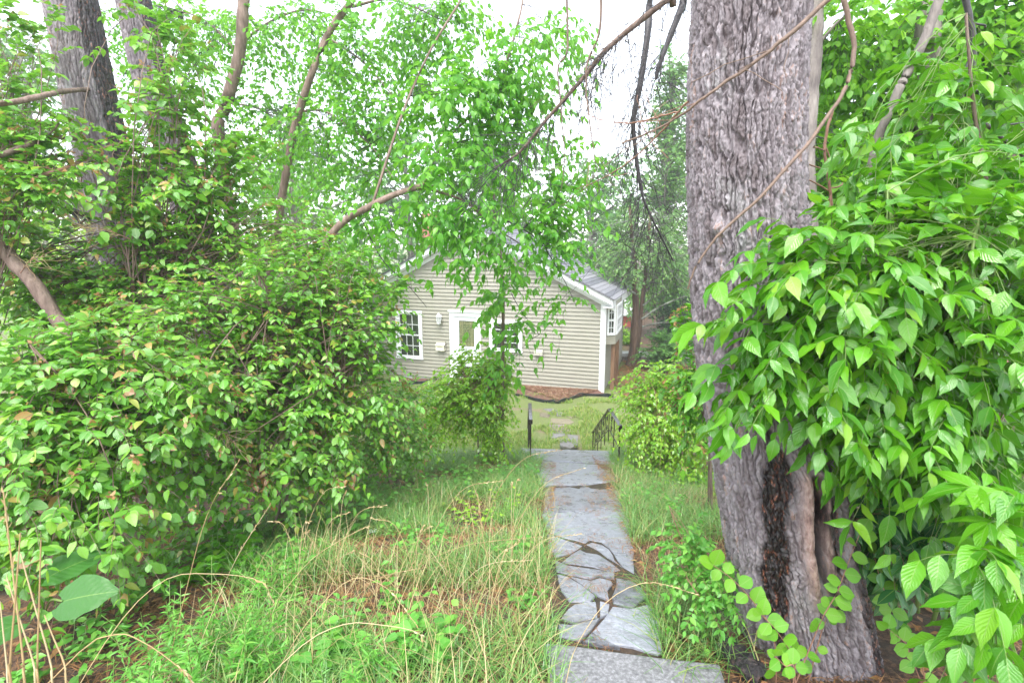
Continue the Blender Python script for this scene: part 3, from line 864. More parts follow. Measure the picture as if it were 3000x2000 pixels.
    for i in range(6):
        a = 2 * math.pi * i / 6
        fr.bar((.062 * math.cos(a), .062 * math.sin(a), hh * .15), (.078 * math.cos(a), .078 * math.sin(a), hh * .68), .01, .01)
    fr.obj('frame', M['white_trim'], e)
    MB().bar((0, 0, hh * .5), (0, .12, hh * .6), .02, .02).box(-.05, .05, .112, .13, hh * .4, hh * .8).obj('bracket', M['white_trim'], e)
    return H
make_house()

# ------------------------------------------------------------------ beds by the house wall
def strip(name, pts, h, label, cat, parent_kind=None, w=.03):
    """thin crinkled edging standing on the ground"""
    p = smooth_line(pts, 60)
    p[:, 2] = G(p[:, 0], p[:, 1])
    t = np.gradient(p, axis=0); s = nz(np.cross(t, (0, 0, 1)))
    hh = h * (.65 + .5 * vnoise(np.arange(60) * .35, 0)); lean = s * (.05 * (vnoise(np.arange(60) * .3, 9) - .3))[:, None]
    up = np.stack([np.zeros(60), np.zeros(60), hh], -1)
    rows = [p - (0, 0, .03), p + up + lean, p + up + lean + s * w, p + s * w - (0, 0, .03)]
    V = np.concatenate(rows); q = []
    for k in range(3):
        for i in range(59): q.append((k * 60 + i, k * 60 + i + 1, (k + 1) * 60 + i + 1, (k + 1) * 60 + i))
    o = build(name, V, [np.array(q)], M['fabric_black'], smooth=False)
    return tag(o, label, cat)

def make_beds():
    f = lambda L_: crop_pts(L_, 1500, 1000, 4.48)
    poly = f([(60, 560), (270, 575), (620, 610), (1130, 655), (1180, 690), (1300, 718), (930, 713), (830, 738), (720, 778), (600, 806), (350, 768), (60, 700)])
    poly = [(p[0], p[1], float(G(p[0], p[1], False)) + .05) for p in poly]
    o = MB().prism(poly, .12).obj('mulch_bed', M['mulch']); tag(o, kind='structure')
    strip('landscape_edging', f([(60, 702), (200, 738), (350, 772), (480, 795), (600, 812), (720, 782), (830, 742), (930, 716), (1100, 714), (1330, 722)]), .1,
          'black landscape fabric edging round the red mulch bed right of the door', 'edging')
    strip('landscape_fabric', f([(260, 566), (330, 575), (450, 592), (620, 606)]), .05, 'short strip of black fabric against the siding behind the mulch', 'fabric', w=.12)
    strip('landscape_fabric', f([(880, 622), (960, 630), (1050, 648), (1140, 668)]), .05, 'crumpled black fabric at the white corner board of the house', 'fabric', w=.2)
    g = lambda L_: crop_pts(L_, 1100, 850, 3.92)
    poly = g([(60, 1045), (250, 1022), (690, 1030), (690, 1040), (560, 1065), (300, 1082), (60, 1080)])
    poly = [(p[0], p[1], float(G(p[0], p[1], False)) + .05) for p in poly]
    o = MB().prism(poly, .12).obj('mulch_bed', M['mulch']); tag(o, kind='structure')
    strip('landscape_edging', g([(40, 1080), (130, 1082), (300, 1087), (420, 1080), (560, 1067), (640, 1052), (695, 1036)]), .1,
          'black landscape fabric edging below the window left of the door', 'edging')
    # things behind the house corner
    b = hit(1805, 1098)
    o = MB().add([(-.07, 0, 0), (.07, 0, 0), (.05, .12, .42), (-.09, .12, .42), (-.07, .06, 0), (.07, .06, 0), (.05, .17, .42), (-.09, .17, .42)],
                 [(0, 1, 2, 3), (7, 6, 5, 4), (0, 4, 5, 1), (1, 5, 6, 2), (2, 6, 7, 3), (3, 7, 4, 0)]).obj('downspout_elbow', M['white_plastic'], bevel=.02)
    o.location = [float(v) for v in b]
    tag(o, 'short white plastic downspout piece leaning in the leaf litter', 'downspout')
    # stone ledge
    a = P(1795, 1035, 20.0)
    e = empty('stone_ledge', (a[0], a[1], float(G(a[0], a[1]))), 'low pale stone ledge behind the corner of the house', 'wall', rz=R(-8))
    MB().box(-1.2, 3.0, .0, .5, a[2] - float(G(a[0], a[1])) - .12, a[2] - float(G(a[0], a[1])) + .02).obj('capstone', M['stone_grey'], e, bevel=.02)
    hgt = a[2] - float(G(a[0], a[1])) - .12
    for k in range(12):
        MB().box(-1.15 + .34 * k, -1.15 + .34 * k + .32, .04, .44, -.2, hgt * .48).obj('stone', M['bark_grey'], e, bevel=.03)
        MB().box(-1.3 + .34 * k, -1.3 + .34 * k + .32, .04, .44, hgt * .5, hgt).obj('stone', M['bark_grey'], e, bevel=.03)
    # red shed / barn far behind
    a = P(1818, 985, 30.0)
    z = float(G(a[0], a[1]))
    e = empty('red_shed', (a[0], a[1], z), 'red wooden shed with white hood half hidden behind the bay window', 'shed', rz=R(-12))
    ht = P(1818, 885, 30.0)[2] - z
    MB().box(-2.2, .55, 0, 2.2, -.3, ht - .6).obj('wall', M['red_paint'], e)
    for k in range(11):
        MB().box(-2.2 + .25 * k, -2.2 + .25 * k + .23, -.03, -.002, -.3, ht - .6).obj('board', M['red_paint'], e)
    MB().add([(-2.4, -.3, ht - .75), (.75, -.3, ht - .75), (.75, 1.1, ht), (-2.4, 1.1, ht), (-2.4, -.3, ht - .68), (.75, -.3, ht - .68), (.75, 1.1, ht + .07), (-2.4, 1.1, ht + .07)],
             [(0, 3, 2, 1), (4, 5, 6, 7), (0, 1, 5, 4), (1, 2, 6, 5), (2, 3, 7, 6), (3, 0, 4, 7)]).obj('roof', M['stone_grey'], e)
    zz = P(1818, 972, 30.0)[2] - z
    MB().box(-1.2, .1, -.12, -.035, zz - .15, zz + .75).obj('hatch', M['white_plastic'], e)
    for k in range(2):
        MB().box(-1.1, .0, -.14, -.121, zz + .0 + .3 * k - .1, zz + .16 + .3 * k - .1).obj('opening', M['dark_void'], e)
make_beds()

# ------------------------------------------------------------------ leaves and plants
def leaf_tpl(w=.5, peak=.42, nseg=4, fold=.12, droop=.15, point=1.0, wave=0.0):
    """leaf of length 1 along +y, flat side up; base at 0"""
    s = np.linspace(0, 1, nseg + 1)
    e = math.log(.5) / math.log(peak)
    wd = np.sin(np.pi * s ** e) ** point * w / 2
    V = [(0, 0, 0)]; uv = [(.5, 0)]
    for i in range(1, nseg):
        zc = -droop * s[i] ** 2
        k = wave * (1 if i % 2 else -1)
        V += [(-wd[i], s[i], zc + fold * wd[i] * 2 + k), (0, s[i], zc), (wd[i], s[i], zc + fold * wd[i] * 2 - k)]
        uv += [(0, s[i]), (.5, s[i]), (1, s[i])]
    V.append((0, 1, -droop)); uv.append((.5, 1))
    T = [(0, 2, 1), (0, 3, 2)]
    for i in range(nseg - 2):
        a = 1 + 3 * i
        for c in (0, 1):
            T += [(a + c, a + c + 1, a + c + 4), (a + c, a + c + 4, a + c + 3)]
    a = 1 + 3 * (nseg - 2); t = len(V) - 1
    T += [(a, a + 1, t), (a + 1, a + 2, t)]
    return np.array(V, float), np.array(T), np.array(uv)

TPL = {
    'ovate': [leaf_tpl(.55, .38, 4, .10, .10), leaf_tpl(.52, .42, 4, .16, .24), leaf_tpl(.6, .4, 4, -.04, .05)],
    'ash': [leaf_tpl(.46, .38, 6, .12, .18, 1.3, .012), leaf_tpl(.42, .36, 6, .16, .38, 1.3), leaf_tpl(.5, .4, 6, .06, .28, 1.25, .015)],
    'round': [leaf_tpl(.85, .46, 5, .06, .12, .75), leaf_tpl(.8, .44, 5, .1, .22, .75), leaf_tpl(.88, .5, 5, -.03, .08, .7)],
    'lance': [leaf_tpl(.2, .35, 4, .1, .25), leaf_tpl(.17, .35, 4, .1, .45)],
    'broad': [leaf_tpl(.7, .4, 4, .08, .15, .85), leaf_tpl(.65, .38, 4, .12, .28, .85)],
    'shrub': [leaf_tpl(.62, .42, 4, .10, .10, .85), leaf_tpl(.56, .4, 4, .16, .24), leaf_tpl(.68, .42, 4, -.04, .08, .85), leaf_tpl(.5, .36, 4, .2, .3)],
    'simple': [leaf_tpl(.5, .42, 2, .1, .15), leaf_tpl(.58, .45, 2, -.05, .1)],
}

def frame_from(ax, up):
    ax = nz(ax)
    n = nz(up - ax * np.sum(ax * up, -1, keepdims=True))
    x = np.cross(ax, n)
    return x, ax, n

def proj_size(pos, size):
    r = pos - np.array((0, 0, CAMZ))
    d = r[:, 1] * CP - r[:, 2] * SP
    v = r[:, 1] * SP + r[:, 2] * CP
    dd = np.maximum(d, .05)
    inside = (d > .2) & (np.abs(r[:, 0] / dd) < 1.0) & (np.abs(v / dd) < .667)
    return np.where(inside, size / dd, 0)

def put_leaves(parent, tpls, pos, ax, up, size, mat, n_ind=300, name='leaf', rest='foliage', min_px=12):
    pos, ax, up, size = (np.asarray(a, float) for a in (pos, ax, up, size))
    if len(pos) == 0: return
    x, y, z = frame_from(ax, up)
    ps = proj_size(pos, size) * 1500
    order = np.argsort(-ps)
    ind = [i for i in order[:n_ind] if ps[i] >= min_px]
    mask = np.ones(len(pos), bool); mask[ind] = False
    var = rng.integers(0, len(tpls), len(pos))
    off = np.array(parent.location)
    mes = [make_mesh(name, V, [T], mat, True, uv) for V, T, uv in tpls] if len(ind) else []
    for i in ind:
        o = bpy.data.objects.new(name, mes[var[i]]); COL.objects.link(o); o.parent = parent
        s = size[i]; c = pos[i] - off
        o.matrix_basis = Matrix(((x[i, 0] * s, y[i, 0] * s, z[i, 0] * s, c[0]), (x[i, 1] * s, y[i, 1] * s, z[i, 1] * s, c[1]), (x[i, 2] * s, y[i, 2] * s, z[i, 2] * s, c[2]), (0, 0, 0, 1)))
    VV, TT, UU, n0 = [], [], [], 0
    for k, (V, T, uv) in enumerate(tpls):
        sel = np.where(mask & (var == k))[0]
        if len(sel) == 0: continue
        s = size[sel][:, None, None]
        W = pos[sel][:, None, :] + s * (V[None, :, 0:1] * x[sel][:, None, :] + V[None, :, 1:2] * y[sel][:, None, :] + V[None, :, 2:3] * z[sel][:, None, :])
        VV.append(W.reshape(-1, 3))
        TT.append((T[None] + (np.arange(len(sel)) * len(V))[:, None, None]).reshape(-1, 3) + n0)
        UU.append(np.tile(uv, (len(sel), 1))); n0 += len(sel) * len(V)
    if VV:
        build(rest, np.concatenate(VV), [np.concatenate(TT)], mat, parent, True, np.concatenate(UU), kind='stuff')

def rand_dir(n):
    return nz(rng.normal(size=(n, 3)))

def grow(blobs, nt=5, tl=(.2, .45), pairs=5, angle=55, tdroop=.25, up=.25, spread=.9, ldroop=.2, lsize=(.05, .09), ljit=.35, terminal=True, arch=.15,
         sub_r=.006, tw_r=.0022, K=7, opposite=True, tip_small=.7, reach=.65):
    """sub-branches from anchors into blobs, twigs on them, leaves on the twigs"""
    subs, subr = [], []
    bc = []
    for anchor, c, r, n in blobs:
        c, r = np.array(c), np.array(r)
        E = c + rand_dir(n) * r * (rng.random((n, 1)) ** .45)
        A = np.broadcast_to(np.array(anchor), (n, 3)) if np.ndim(anchor) == 1 else np.array(anchor)[rng.integers(0, len(anchor), n)]
        Mid = (A + E) / 2 + np.stack([rng.normal(0, .1, n), rng.normal(0, .1, n), arch + rng.normal(0, .1, n)], -1) * np.linalg.norm(E - A, axis=1)[:, None]
        t = np.linspace(0, 1, K)[None, :, None]
        pts = (1 - t) ** 2 * A[:, None] + 2 * t * (1 - t) * Mid[:, None] + t ** 2 * E[:, None]
        pts = pts + np.cumsum(rng.normal(0, .012, pts.shape), 1) * np.minimum(1, np.linalg.norm(E - A, axis=1))[:, None, None] * (t > .1)
        subs.append(pts); bc.append(np.broadcast_to(c, (n, 3)))
    subs = np.concatenate(subs); bc = np.concatenate(bc)
    n = len(subs)
    ln = np.linalg.norm(subs[:, -1] - subs[:, 0], axis=1)
    subr = (sub_r * np.clip(ln, .3, 1.6))[:, None] * np.linspace(1, .35, K)[None]
    # twigs
    s = 1 - rng.random((n, nt)) ** 1.3 * reach
    s[:, 0] = 1
    u = s * (K - 1); i = np.minimum(u.astype(int), K - 2); f = (u - i)[..., None]
    rows = np.arange(n)[:, None]
    B = subs[rows, i] * (1 - f) + subs[rows, i + 1] * f
    T = nz(subs[rows, i + 1] - subs[rows, i])
    out = nz(B - bc[:, None, :])
    D = nz(T * .7 + rng.normal(0, spread, B.shape) * .6 + out * .3 + np.array((0, 0, up)))
    D[:, 0] = nz(T[:, 0] + rng.normal(0, .2, (n, 3)))
    B = B.reshape(-1, 3); D = D.reshape(-1, 3); m = len(B)
    Lg = rng.uniform(tl[0], tl[1], m)
    KT = 5
    t = np.linspace(0, 1, KT)[None, :, None]
    def curve(tt): return B[:, None] + D[:, None] * Lg[:, None, None] * tt + np.array((0, 0, -1.)) * (Lg * tdroop)[:, None, None] * tt ** 2
    tw = curve(t)
    twr = np.full((m, 1), tw_r) * np.linspace(1, .5, KT)[None]
    # leaves
    tt = (np.arange(pairs) + .7) / pairs
    tt = tt[None, :, None] + rng.normal(0, .03, (m, pairs, 1))
    pos = curve(np.clip(tt, 0.05, 1))
    tan = nz(D[:, None] * Lg[:, None, None] - np.array((0, 0, 2.)) * (Lg * tdroop)[:, None, None] * tt)
    side = nz(np.cross(tan, np.array((0, 0, 1.))) + 1e-5)
    a = R(angle) + rng.normal(0, .2, tt.shape)
    Ps, As = [], []
    sg = (1,) if not opposite else (1, -1)
    alt = np.where(np.arange(pairs) % 2, 1., -1.)[None, :, None]
    for g in sg:
        ax = tan * np.cos(a) + side * np.sin(a) * g * (1 if opposite else alt)
        ax = ax + rng.normal(0, .18, ax.shape) - np.array((0, 0, 1.)) * ldroop
        Ps.append(pos.reshape(-1, 3)); As.append(nz(ax).reshape(-1, 3))
    if terminal:
        Ps.append(curve(np.ones((1, 1, 1))).reshape(-1, 3)); As.append(nz(tan[:, -1] + rng.normal(0, .15, (m, 3)) - np.array((0, 0, ldroop))))
    pos = np.concatenate(Ps); ax = np.concatenate(As)
    size = rng.uniform(lsize[0], lsize[1], len(pos)) * rng.uniform(tip_small, 1, len(pos))
    upv = np.array((0, 0, 1.)) + rng.normal(0, ljit, pos.shape)
    return subs, subr, tw, twr, pos, ax, upv, size

def plant(name, label, cat, base, limbs, blobs, leaf, mat, twigmat='twig', barkmat='bark_brown', n_ind=300, group=None, limb_name='branch', tw_sides=3, heads=0, **kw):
    e = empty(name, base, label, cat, group)
    for li in limbs:
        pts, r0, r1 = li[:3]
        nm = li[3] if len(li) > 3 else limb_name
        k = max(8, len(pts) * 5)
        p = smooth_line(pts, k)
        p += np.cumsum(rng.normal(0, r0 * .05, p.shape), 0) * np.linspace(0, 1, k)[:, None]
        rr = np.linspace(r0, r1, k) * rng.uniform(.93, 1.07, k)
        V, q = tube_arrays(p[None], rr[None], 9 if r0 > .02 else 6)
        build(nm, V, [q], M[barkmat if r0 > .012 else twigmat], e, True)
    subs, subr, tw, twr, pos, ax, upv, size = grow(blobs, **kw)
    V1, q1 = tube_arrays(subs, subr, 4); V2, q2 = tube_arrays(tw, twr, tw_sides)
    build('twigs', np.concatenate([V1, V2]), [np.concatenate([q1, q2 + len(V1)])], M[twigmat], e, True, kind='stuff')
    put_leaves(e, TPL[leaf], pos, ax, upv, size, M[mat], n_ind)
    if heads:
        tips = tw[rng.permutation(len(tw))[:heads], -1]
        hp_ = np.repeat(tips, 9, 0) + rng.normal(0, .012, (len(tips) * 9, 3)) + (0, 0, .01)
        put_leaves(e, TPL['simple'], hp_, rand_dir(len(hp_)), rand_dir(len(hp_)), rng.uniform(.018, .042, len(hp_)), M['dead_leaf'], 0, rest='spent_flowers')
    return e

def B(px, py, d, rx, ry, rd, n, anchor):
    """foliage mass: centre and half sizes measured in the photo, depth half size in metres"""
    return (anchor, P(px, py, d), (rx * d / 1500, rd, ry * d / 1500), n)

def foot(p): return (float(p[0]), float(p[1]), float(G(p[0], p[1])))

# ------------------------------------------------------------------ big pine beside the path
def worley(u, v, ncx, seed):
    """u in cells (periodic ncx), v in cells -> F1, F2, id random"""
    iu, iv = np.floor(u), np.floor(v)
    f1 = np.full(u.shape, 9.); f2 = np.full(u.shape, 9.); rid = np.zeros(u.shape)
    for a in (-1, 0, 1):
        for b in (-1, 0, 1):
            cu, cv = iu + a, iv + b
            w = np.mod(cu, ncx)
            jx = _hash(w, cv, np.full(u.shape, seed)); jy = _hash(w, cv, np.full(u.shape, seed + 7))
            d = np.hypot(cu + .1 + .8 * jx - u, cv + .1 + .8 * jy - v)
            r = _hash(w, cv, np.full(u.shape, seed + 13))
            nf = d < f1
            f2 = np.where(nf, f1, np.minimum(f2, d)); rid = np.where(nf, r, rid); f1 = np.where(nf, d, f1)
    return f1, f2, rid

def bark_trunk(name, parent, pts, radii, nth, nh, cw, chh, depth, seed, feature=None, mat='pine_bark', low=None):
    p = smooth_line(pts, 1200); r = np.interp(np.linspace(0, len(radii) - 1, 1200), np.arange(len(radii)), radii)
    zs = np.linspace(p[0, 2], p[-1, 2], nh) if low is None else np.concatenate([np.linspace(p[0, 2], low, int(nh * .86)), np.linspace(low, p[-1, 2], nh - int(nh * .86) + 1)[1:]])
    r = np.interp(zs, p[:, 2], r); p = np.stack([np.interp(zs, p[:, 2], p[:, 0]), np.interp(zs, p[:, 2], p[:, 1]), zs], -1)
    ln = np.concatenate([[0], np.cumsum(np.linalg.norm(np.diff(p, axis=0), axis=1))])
    c = p[nh // 2]
    a0 = math.atan2(-c[1], -c[0])              # towards the viewer
    nf = int(nth * .76)
    th = np.concatenate([np.linspace(-1.75, 1.75, nf), np.linspace(1.75, 2 * np.pi - 1.75, nth - nf + 2)[1:-1]])
    TH, HH = np.meshgrid(th, ln); RR = np.repeat(r[:, None], nth, 1)
    ct, st = np.cos(TH), np.sin(TH)
    kx = float(np.mean(r)) / cw
    X_, Y_, Z_ = ct * kx + seed, st * kx + seed * .7, HH / chh
    wx = (vnoise(X_ * .8, Y_ * .8, Z_ * 1.6 + 9) - .5) * 1.1 + (vnoise(X_ * 2.3, Y_ * 2.3, Z_ * 5) - .5) * .45
    wz = (vnoise(X_ * 1.1 + 4, Y_ * 1.1, Z_ * 1.2) - .5) * .8 + (vnoise(X_ * 2.6, Y_ * 2.6 + 8, Z_ * 4) - .5) * .35
    ncx = int(2 * np.pi * np.mean(r) / cw)
    u = TH / (2 * np.pi) * ncx
    f1, f2, rid = worley(np.mod(u + wx * .75, ncx), HH / (chh * 2.6) + wz * .35, ncx, seed)
    crack1 = (1 - sm(f2 - f1, .03, .27)) * (.65 + .5 * vnoise(X_ * .6, Y_ * .6, Z_ * .5 + 3))
    ncb = int(ncx * 1.25)
    g1_, g2_, ridb = worley(np.mod(u * ncb / ncx + wx * .9, ncb), HH / (chh * .72) + wz, ncb, seed + 40)
    crack2 = (1 - sm(g2_ - g1_, .02, .2)) * (.2 + .8 * vnoise(X_ * 1.2 + 7, Y_ * 1.2, Z_))
    n3 = vnoise(X_ * 2.6 + wx + 40, Y_ * 2.6 + wx, Z_ * 4 + wz * 2)
    flake = sm(n3, .38, .5) + sm(n3, .58, .68)
    plate = 1 - np.maximum(crack1, .5 * crack2); small = 1 - crack2
    disp = -depth * np.maximum(crack1, .42 * crack2) + depth * .12 * flake + depth * .25 * (ridb - .5) * small
    disp += (vnoise(ct * 3 + seed, st * 3, HH * 1.6) - .5) * .05 * RR + ((vnoise(X_ * 6, Y_ * 6, Z_ * 9) - .5) * .35 + (vnoise(X_ * 13, Y_ * 13, Z_ * 22) - .5) * .25) * depth
    sap = np.zeros_like(TH); wood = np.zeros_like(TH)
    phi = np.mod(TH + np.pi, 2 * np.pi) - np.pi       # 0 = facing the viewer, + = right in the photo
    zz = p[:, 2][:, None] + 0 * TH
    if feature: disp, sap, wood = feature(phi, zz, disp, plate, small)
    ang = a0 + TH
    X = p[:, 0][:, None] + (RR + disp) * np.cos(ang); Y = p[:, 1][:, None] + (RR + disp) * np.sin(ang)
    V = np.stack([X, Y, zz], -1)
    idx = np.arange(nh * nth).reshape(nh, nth)
    q = np.stack([idx[:-1], np.roll(idx[:-1], -1, 1), np.roll(idx[1:], -1, 1), idx[1:]], -1).reshape(-1, 4)
    return build(name, V, [q], M[mat], parent, True, attrs={'plate': (rid * .6 + ridb * .4).ravel(), 'sap': sap.ravel(), 'wood': wood.ravel()})

def sm(x, a, b):
    t = np.clip((x - a) / (b - a), 0, 1); return t * t * (3 - 2 * t)

def big_pine():
    Y0 = 2.36
    base = np.array((1.55, Y0 + .02, float(G(1.55, Y0)) - .02))
    e = empty('pine_tree', base, 'thick grey pine trunk with blackened scar beside the flagstone path', 'tree')
    pts = [(1.60, Y0 + .03, -.25), (1.53, Y0 + .02, -.02), (1.385, Y0, .456), (1.262, Y0, .993), (1.135, Y0, 1.494), (1.03, Y0, 2.256), (1.0, Y0, 2.92), (.99, Y0, 4.2), (1.0, Y0, 6.6)]
    rad = [.33, .305, .295, .288, .262, .238, .228, .215, .18]
    def feature(phi, z, disp, plate, small):
        s = np.sin(phi); front = (np.cos(phi) > 0) * 1.0
        wob = (vnoise(z * 5, 3) - .5) * .16 + (vnoise(z * 16, 8) - .5) * .08
        # black sap run on the face, drifting left as it falls
        c1 = -.02 - .42 * np.clip((.95 - z) / 1.0, 0, 1)
        wd1 = (.17 + .12 * vnoise(z * 6, 1)) * sm(z, 1.25, .85) * (.45 + .55 * sm(z, -.1, .5))
        g1 = front * (1 - sm(np.abs(s - c1 + wob), wd1 * .55, wd1 + .03)) * sm(z, 1.3, 1.05)
        c2 = .63 - .1 * np.clip((.8 - z), 0, 1)
        g2 = front * (1 - sm(np.abs(s - c2 + wob * .7), .05, .13)) * sm(z, 1.1, .9) * sm(z, .1, .4)
        g3 = front * (1 - sm(np.abs(s - .9), .03, .1)) * sm(z, 1.0, .8)
        # old open wound with a rolled callus lip
        cav = front * (1 - sm(np.abs(s - .42 - .1 * sm(z, .6, .95)), .03, .075)) * sm(z, .98, .9) * sm(z, .35, .55)
        lip = front * (np.exp(-((s - .29 - .1 * sm(z, .6, 1.0)) / .085) ** 2) + .8 * np.exp(-((s - .53 - .06 * sm(z, .6, 1.0)) / .06) ** 2)) * sm(z, 1.02, .93) * sm(z, .2, .5)
        hump = np.exp(-((phi - .95) / .5) ** 2) * sm(z, 1.04, .86) * sm(z, -.1, .45)
        flutes = (.5 + .5 * np.cos(phi * 5 + .8)) * .03 * sm(z, .45, -.15)
        ease = 1 - .75 * np.clip(lip + cav, 0, 1)
        d = disp * ease * (1 - .3 * g1) + hump * .025 + lip * .035 - cav * .075 - g1 * .018 * (1 - small * .6) + flutes
        # branch scar knot
        kn = np.exp(-(((s + .42) / .12) ** 2 + ((z - 2.0) / .035) ** 2)) * front
        d = d + kn * .035
        sap = np.clip(g1 * (.8 + .6 * vnoise(s * 30, z * 12)) + g2 * .9 * vnoise(s * 26, z * 9 + 4) * 1.5 + g3 * .9 + cav * .8, 0, 1)
        wood = np.clip(lip * 1.1 - sap * .2, 0, 1) * .75
        return d, sap, wood
    bark_trunk('trunk', e, pts, rad, 600, 860, .025, .085, .02, 5, feature, low=3.15)
    # dead limbs hanging in front of the sky (grow from the trunk above the frame)
    def limb(pts, r0, r1, mat, name='dead_branch'):
        p = smooth_line(pts, 40); V, q = tube_arrays(p[None], np.linspace(r0, r1, 40)[None] * rng.uniform(.92, 1.08, (1, 40)), 8)
        build(name, V, [q], M[mat], e, True)
        return p
    t1 = np.array((.95, 2.4, 4.9))
    l1 = limb([t1, (.95, 3.2, 4.6), PY(1912, -60, 4.0), PY(1897, 102, 4.0), PY(1876, 245, 4.0), PY(1856, 347, 4.0), PY(1861, 434, 4.0), PY(1876, 541, 4.0), PY(1897, 612, 4.0), PY(1973, 765, 4.05)], .035, .006, 'twig_dark')
    l2 = limb([t1 + (0, 0, .5), (1.1, 2.9, 4.4), PY(1985, -30, 3.4), PY(1953, 0, 3.4), PY(1790, 133, 3.5), PY(1708, 230, 3.6), PY(1596, 357, 3.7), PY(1524, 444, 3.8), PY(1448, 495, 3.9)], .028, .006, 'bark_brown')
    l3 = limb([t1 + (0, .1, .2), PY(2010, -60, 3.8), PY(2000, 10, 3.8), PY(1962, 110, 3.8), PY(1930, 195, 3.8), PY(1922, 232, 3.8)], .03, .012, 'twig_dark')
    # fine dead twigs
    subs = []
    for ln, lo, n, L0, dirb in ((l1, 14, 95, .75, (-.25, 0, -.7)), (l2, 14, 80, .55, (-.2, 0, -.7)), (l3, 12, 24, .5, (0, 0, -.5))):
        i = rng.integers(lo, 39, n); A = ln[i]; T = nz(ln[np.minimum(i + 1, 39)] - ln[i])
        D = nz(T * .8 + rng.normal(0, .75, (n, 3)) * (1, .5, .8) + np.array(dirb))
        Lg = rng.uniform(.3, 1, n)[:, None, None] * L0
        t = np.linspace(0, 1, 7)[None, :, None]
        pts = A[:, None] + D[:, None] * Lg * t + np.array((0, 0, -.25)) * Lg * t ** 2 + np.cumsum(rng.normal(0, .012, (n, 7, 3)), 1) * t
        subs.append(pts)
        j = np.repeat(np.arange(n), 3); k = rng.integers(2, 6, len(j)); A2 = pts[j, k]
        D2 = nz(D[j] * .6 + rng.normal(0, .6, (len(j), 3)) + np.array((0, 0, -.2)))
        subs.append(A2[:, None] + D2[:, None] * (rng.uniform(.08, .25, len(j))[:, None, None]) * t + np.cumsum(rng.normal(0, .006, (len(j), 7, 3)), 1) * t)
    subs = np.concatenate(subs)
    V, q = tube_arrays(subs, np.full((len(subs), 1), .0025) * np.linspace(1, .4, 7)[None], 4)
    build('dead_twigs', V, [q], M['twig_dark'], e, True, kind='stuff')
    # blackened root chunk at the base is a thing of its own
    return e
big_pine()
#@@PLANTS
# ------------------------------------------------------------------ twin pines on the left
def left_pine(label, px, Y, rad, seed, dark):
    pts = [PY(x, y, Y) for x, y in px][::-1]
    b = pts[0]
    e = empty('pine_tree', (b[0], b[1], float(G(b[0], b[1]))), label, 'tree')
    pts[0] = np.array((b[0], b[1], float(G(b[0], b[1])) - .3))
    top = pts[-1] + (pts[-1] - pts[-2]) * 3
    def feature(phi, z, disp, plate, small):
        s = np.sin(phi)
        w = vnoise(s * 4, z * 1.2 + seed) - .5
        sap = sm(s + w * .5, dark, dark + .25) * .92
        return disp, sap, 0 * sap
    bark_trunk('trunk', e, pts + [top], rad, 260, 520, .04, .14, .022, seed, feature)
    return e
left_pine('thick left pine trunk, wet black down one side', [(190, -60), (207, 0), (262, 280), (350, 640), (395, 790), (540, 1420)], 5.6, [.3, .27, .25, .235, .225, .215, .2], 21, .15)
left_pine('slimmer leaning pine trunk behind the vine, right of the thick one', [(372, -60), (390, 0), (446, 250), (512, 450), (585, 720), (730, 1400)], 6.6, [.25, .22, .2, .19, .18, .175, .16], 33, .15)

# ------------------------------------------------------------------ foreground ash on the right
def limb_px(pts, Y): return [PY(x, y, Y) for x, y in pts]

def ash():
    b = np.array((2.3, 2.5, 0)); b[2] = float(G(b[0], b[1]))
    st = [[b, b + (-.05, -.1, .5), PY(2760, 1100, 2.15), PY(2640, 800, 2.05), PY(2600, 560, 2.0)],
          [b + (.1, -.1, 0), PY(2900, 1500, 2.1), PY(2860, 1100, 1.95), PY(2850, 760, 1.9), PY(2870, 640, 1.95)],
          [b + (0, .1, 0), PY(2680, 1500, 2.5), PY(2560, 1200, 2.2), PY(2420, 1050, 2.0)]]
    limbs = [(s, .012, .005, 'stem') for s in st]
    A = np.concatenate([smooth_line(s, 24)[8:] for s in st])
    hi = [b + (.2, .2, 0), PY(2960, 1100, 2.6), PY(2900, 600, 2.5), PY(2850, 300, 2.5), PY(2830, 40, 2.5)]
    limbs.append((hi, .014, .006, 'stem')); A2 = smooth_line(hi, 30)[14:]
    bl = [B(2330, 850, 1.85, 130, 110, .14, 22, A), B(2260, 1080, 1.9, 90, 90, .12, 18, A), B(2480, 980, 1.95, 170, 220, .2, 44, A), B(2420, 700, 1.9, 140, 90, .15, 15, A),
          B(2700, 1000, 2.0, 200, 260, .25, 50, A), B(2900, 850, 2.0, 170, 260, .3, 42, A), B(2640, 1260, 2.05, 160, 170, .2, 34, A), B(2860, 1320, 1.9, 170, 200, .2, 36, A),
          B(2780, 640, 2.1, 220, 140, .25, 24, A), B(2600, 580, 2.1, 150, 110, .2, 12, A), B(2950, 540, 2.2, 130, 180, .3, 18, A), B(2740, 430, 2.3, 180, 110, .3, 13, A2), B(2920, 300, 2.4, 120, 150, .3, 12, A2), B(2560, 420, 2.3, 110, 100, .25, 7, A2), B(2830, 160, 2.5, 140, 100, .3, 7, A2), B(2480, 1170, 2.0, 80, 80, .12, 12, A)]
    return plant('ash_sapling', 'leafy ash sapling with big glossy wet leaflets covering the right of the big trunk', 'shrub', b, limbs, bl, 'ash', 'leaf_ash', 'stem_green', 'bark_brown',
                 nt=3, tl=(.14, .25), pairs=3, angle=52, tdroop=.45, up=.22, spread=.95, ldroop=.3, lsize=(.075, .14), ljit=.5, arch=.12, sub_r=.0035, tw_r=.0018, tip_small=.55, reach=.9)
ash()

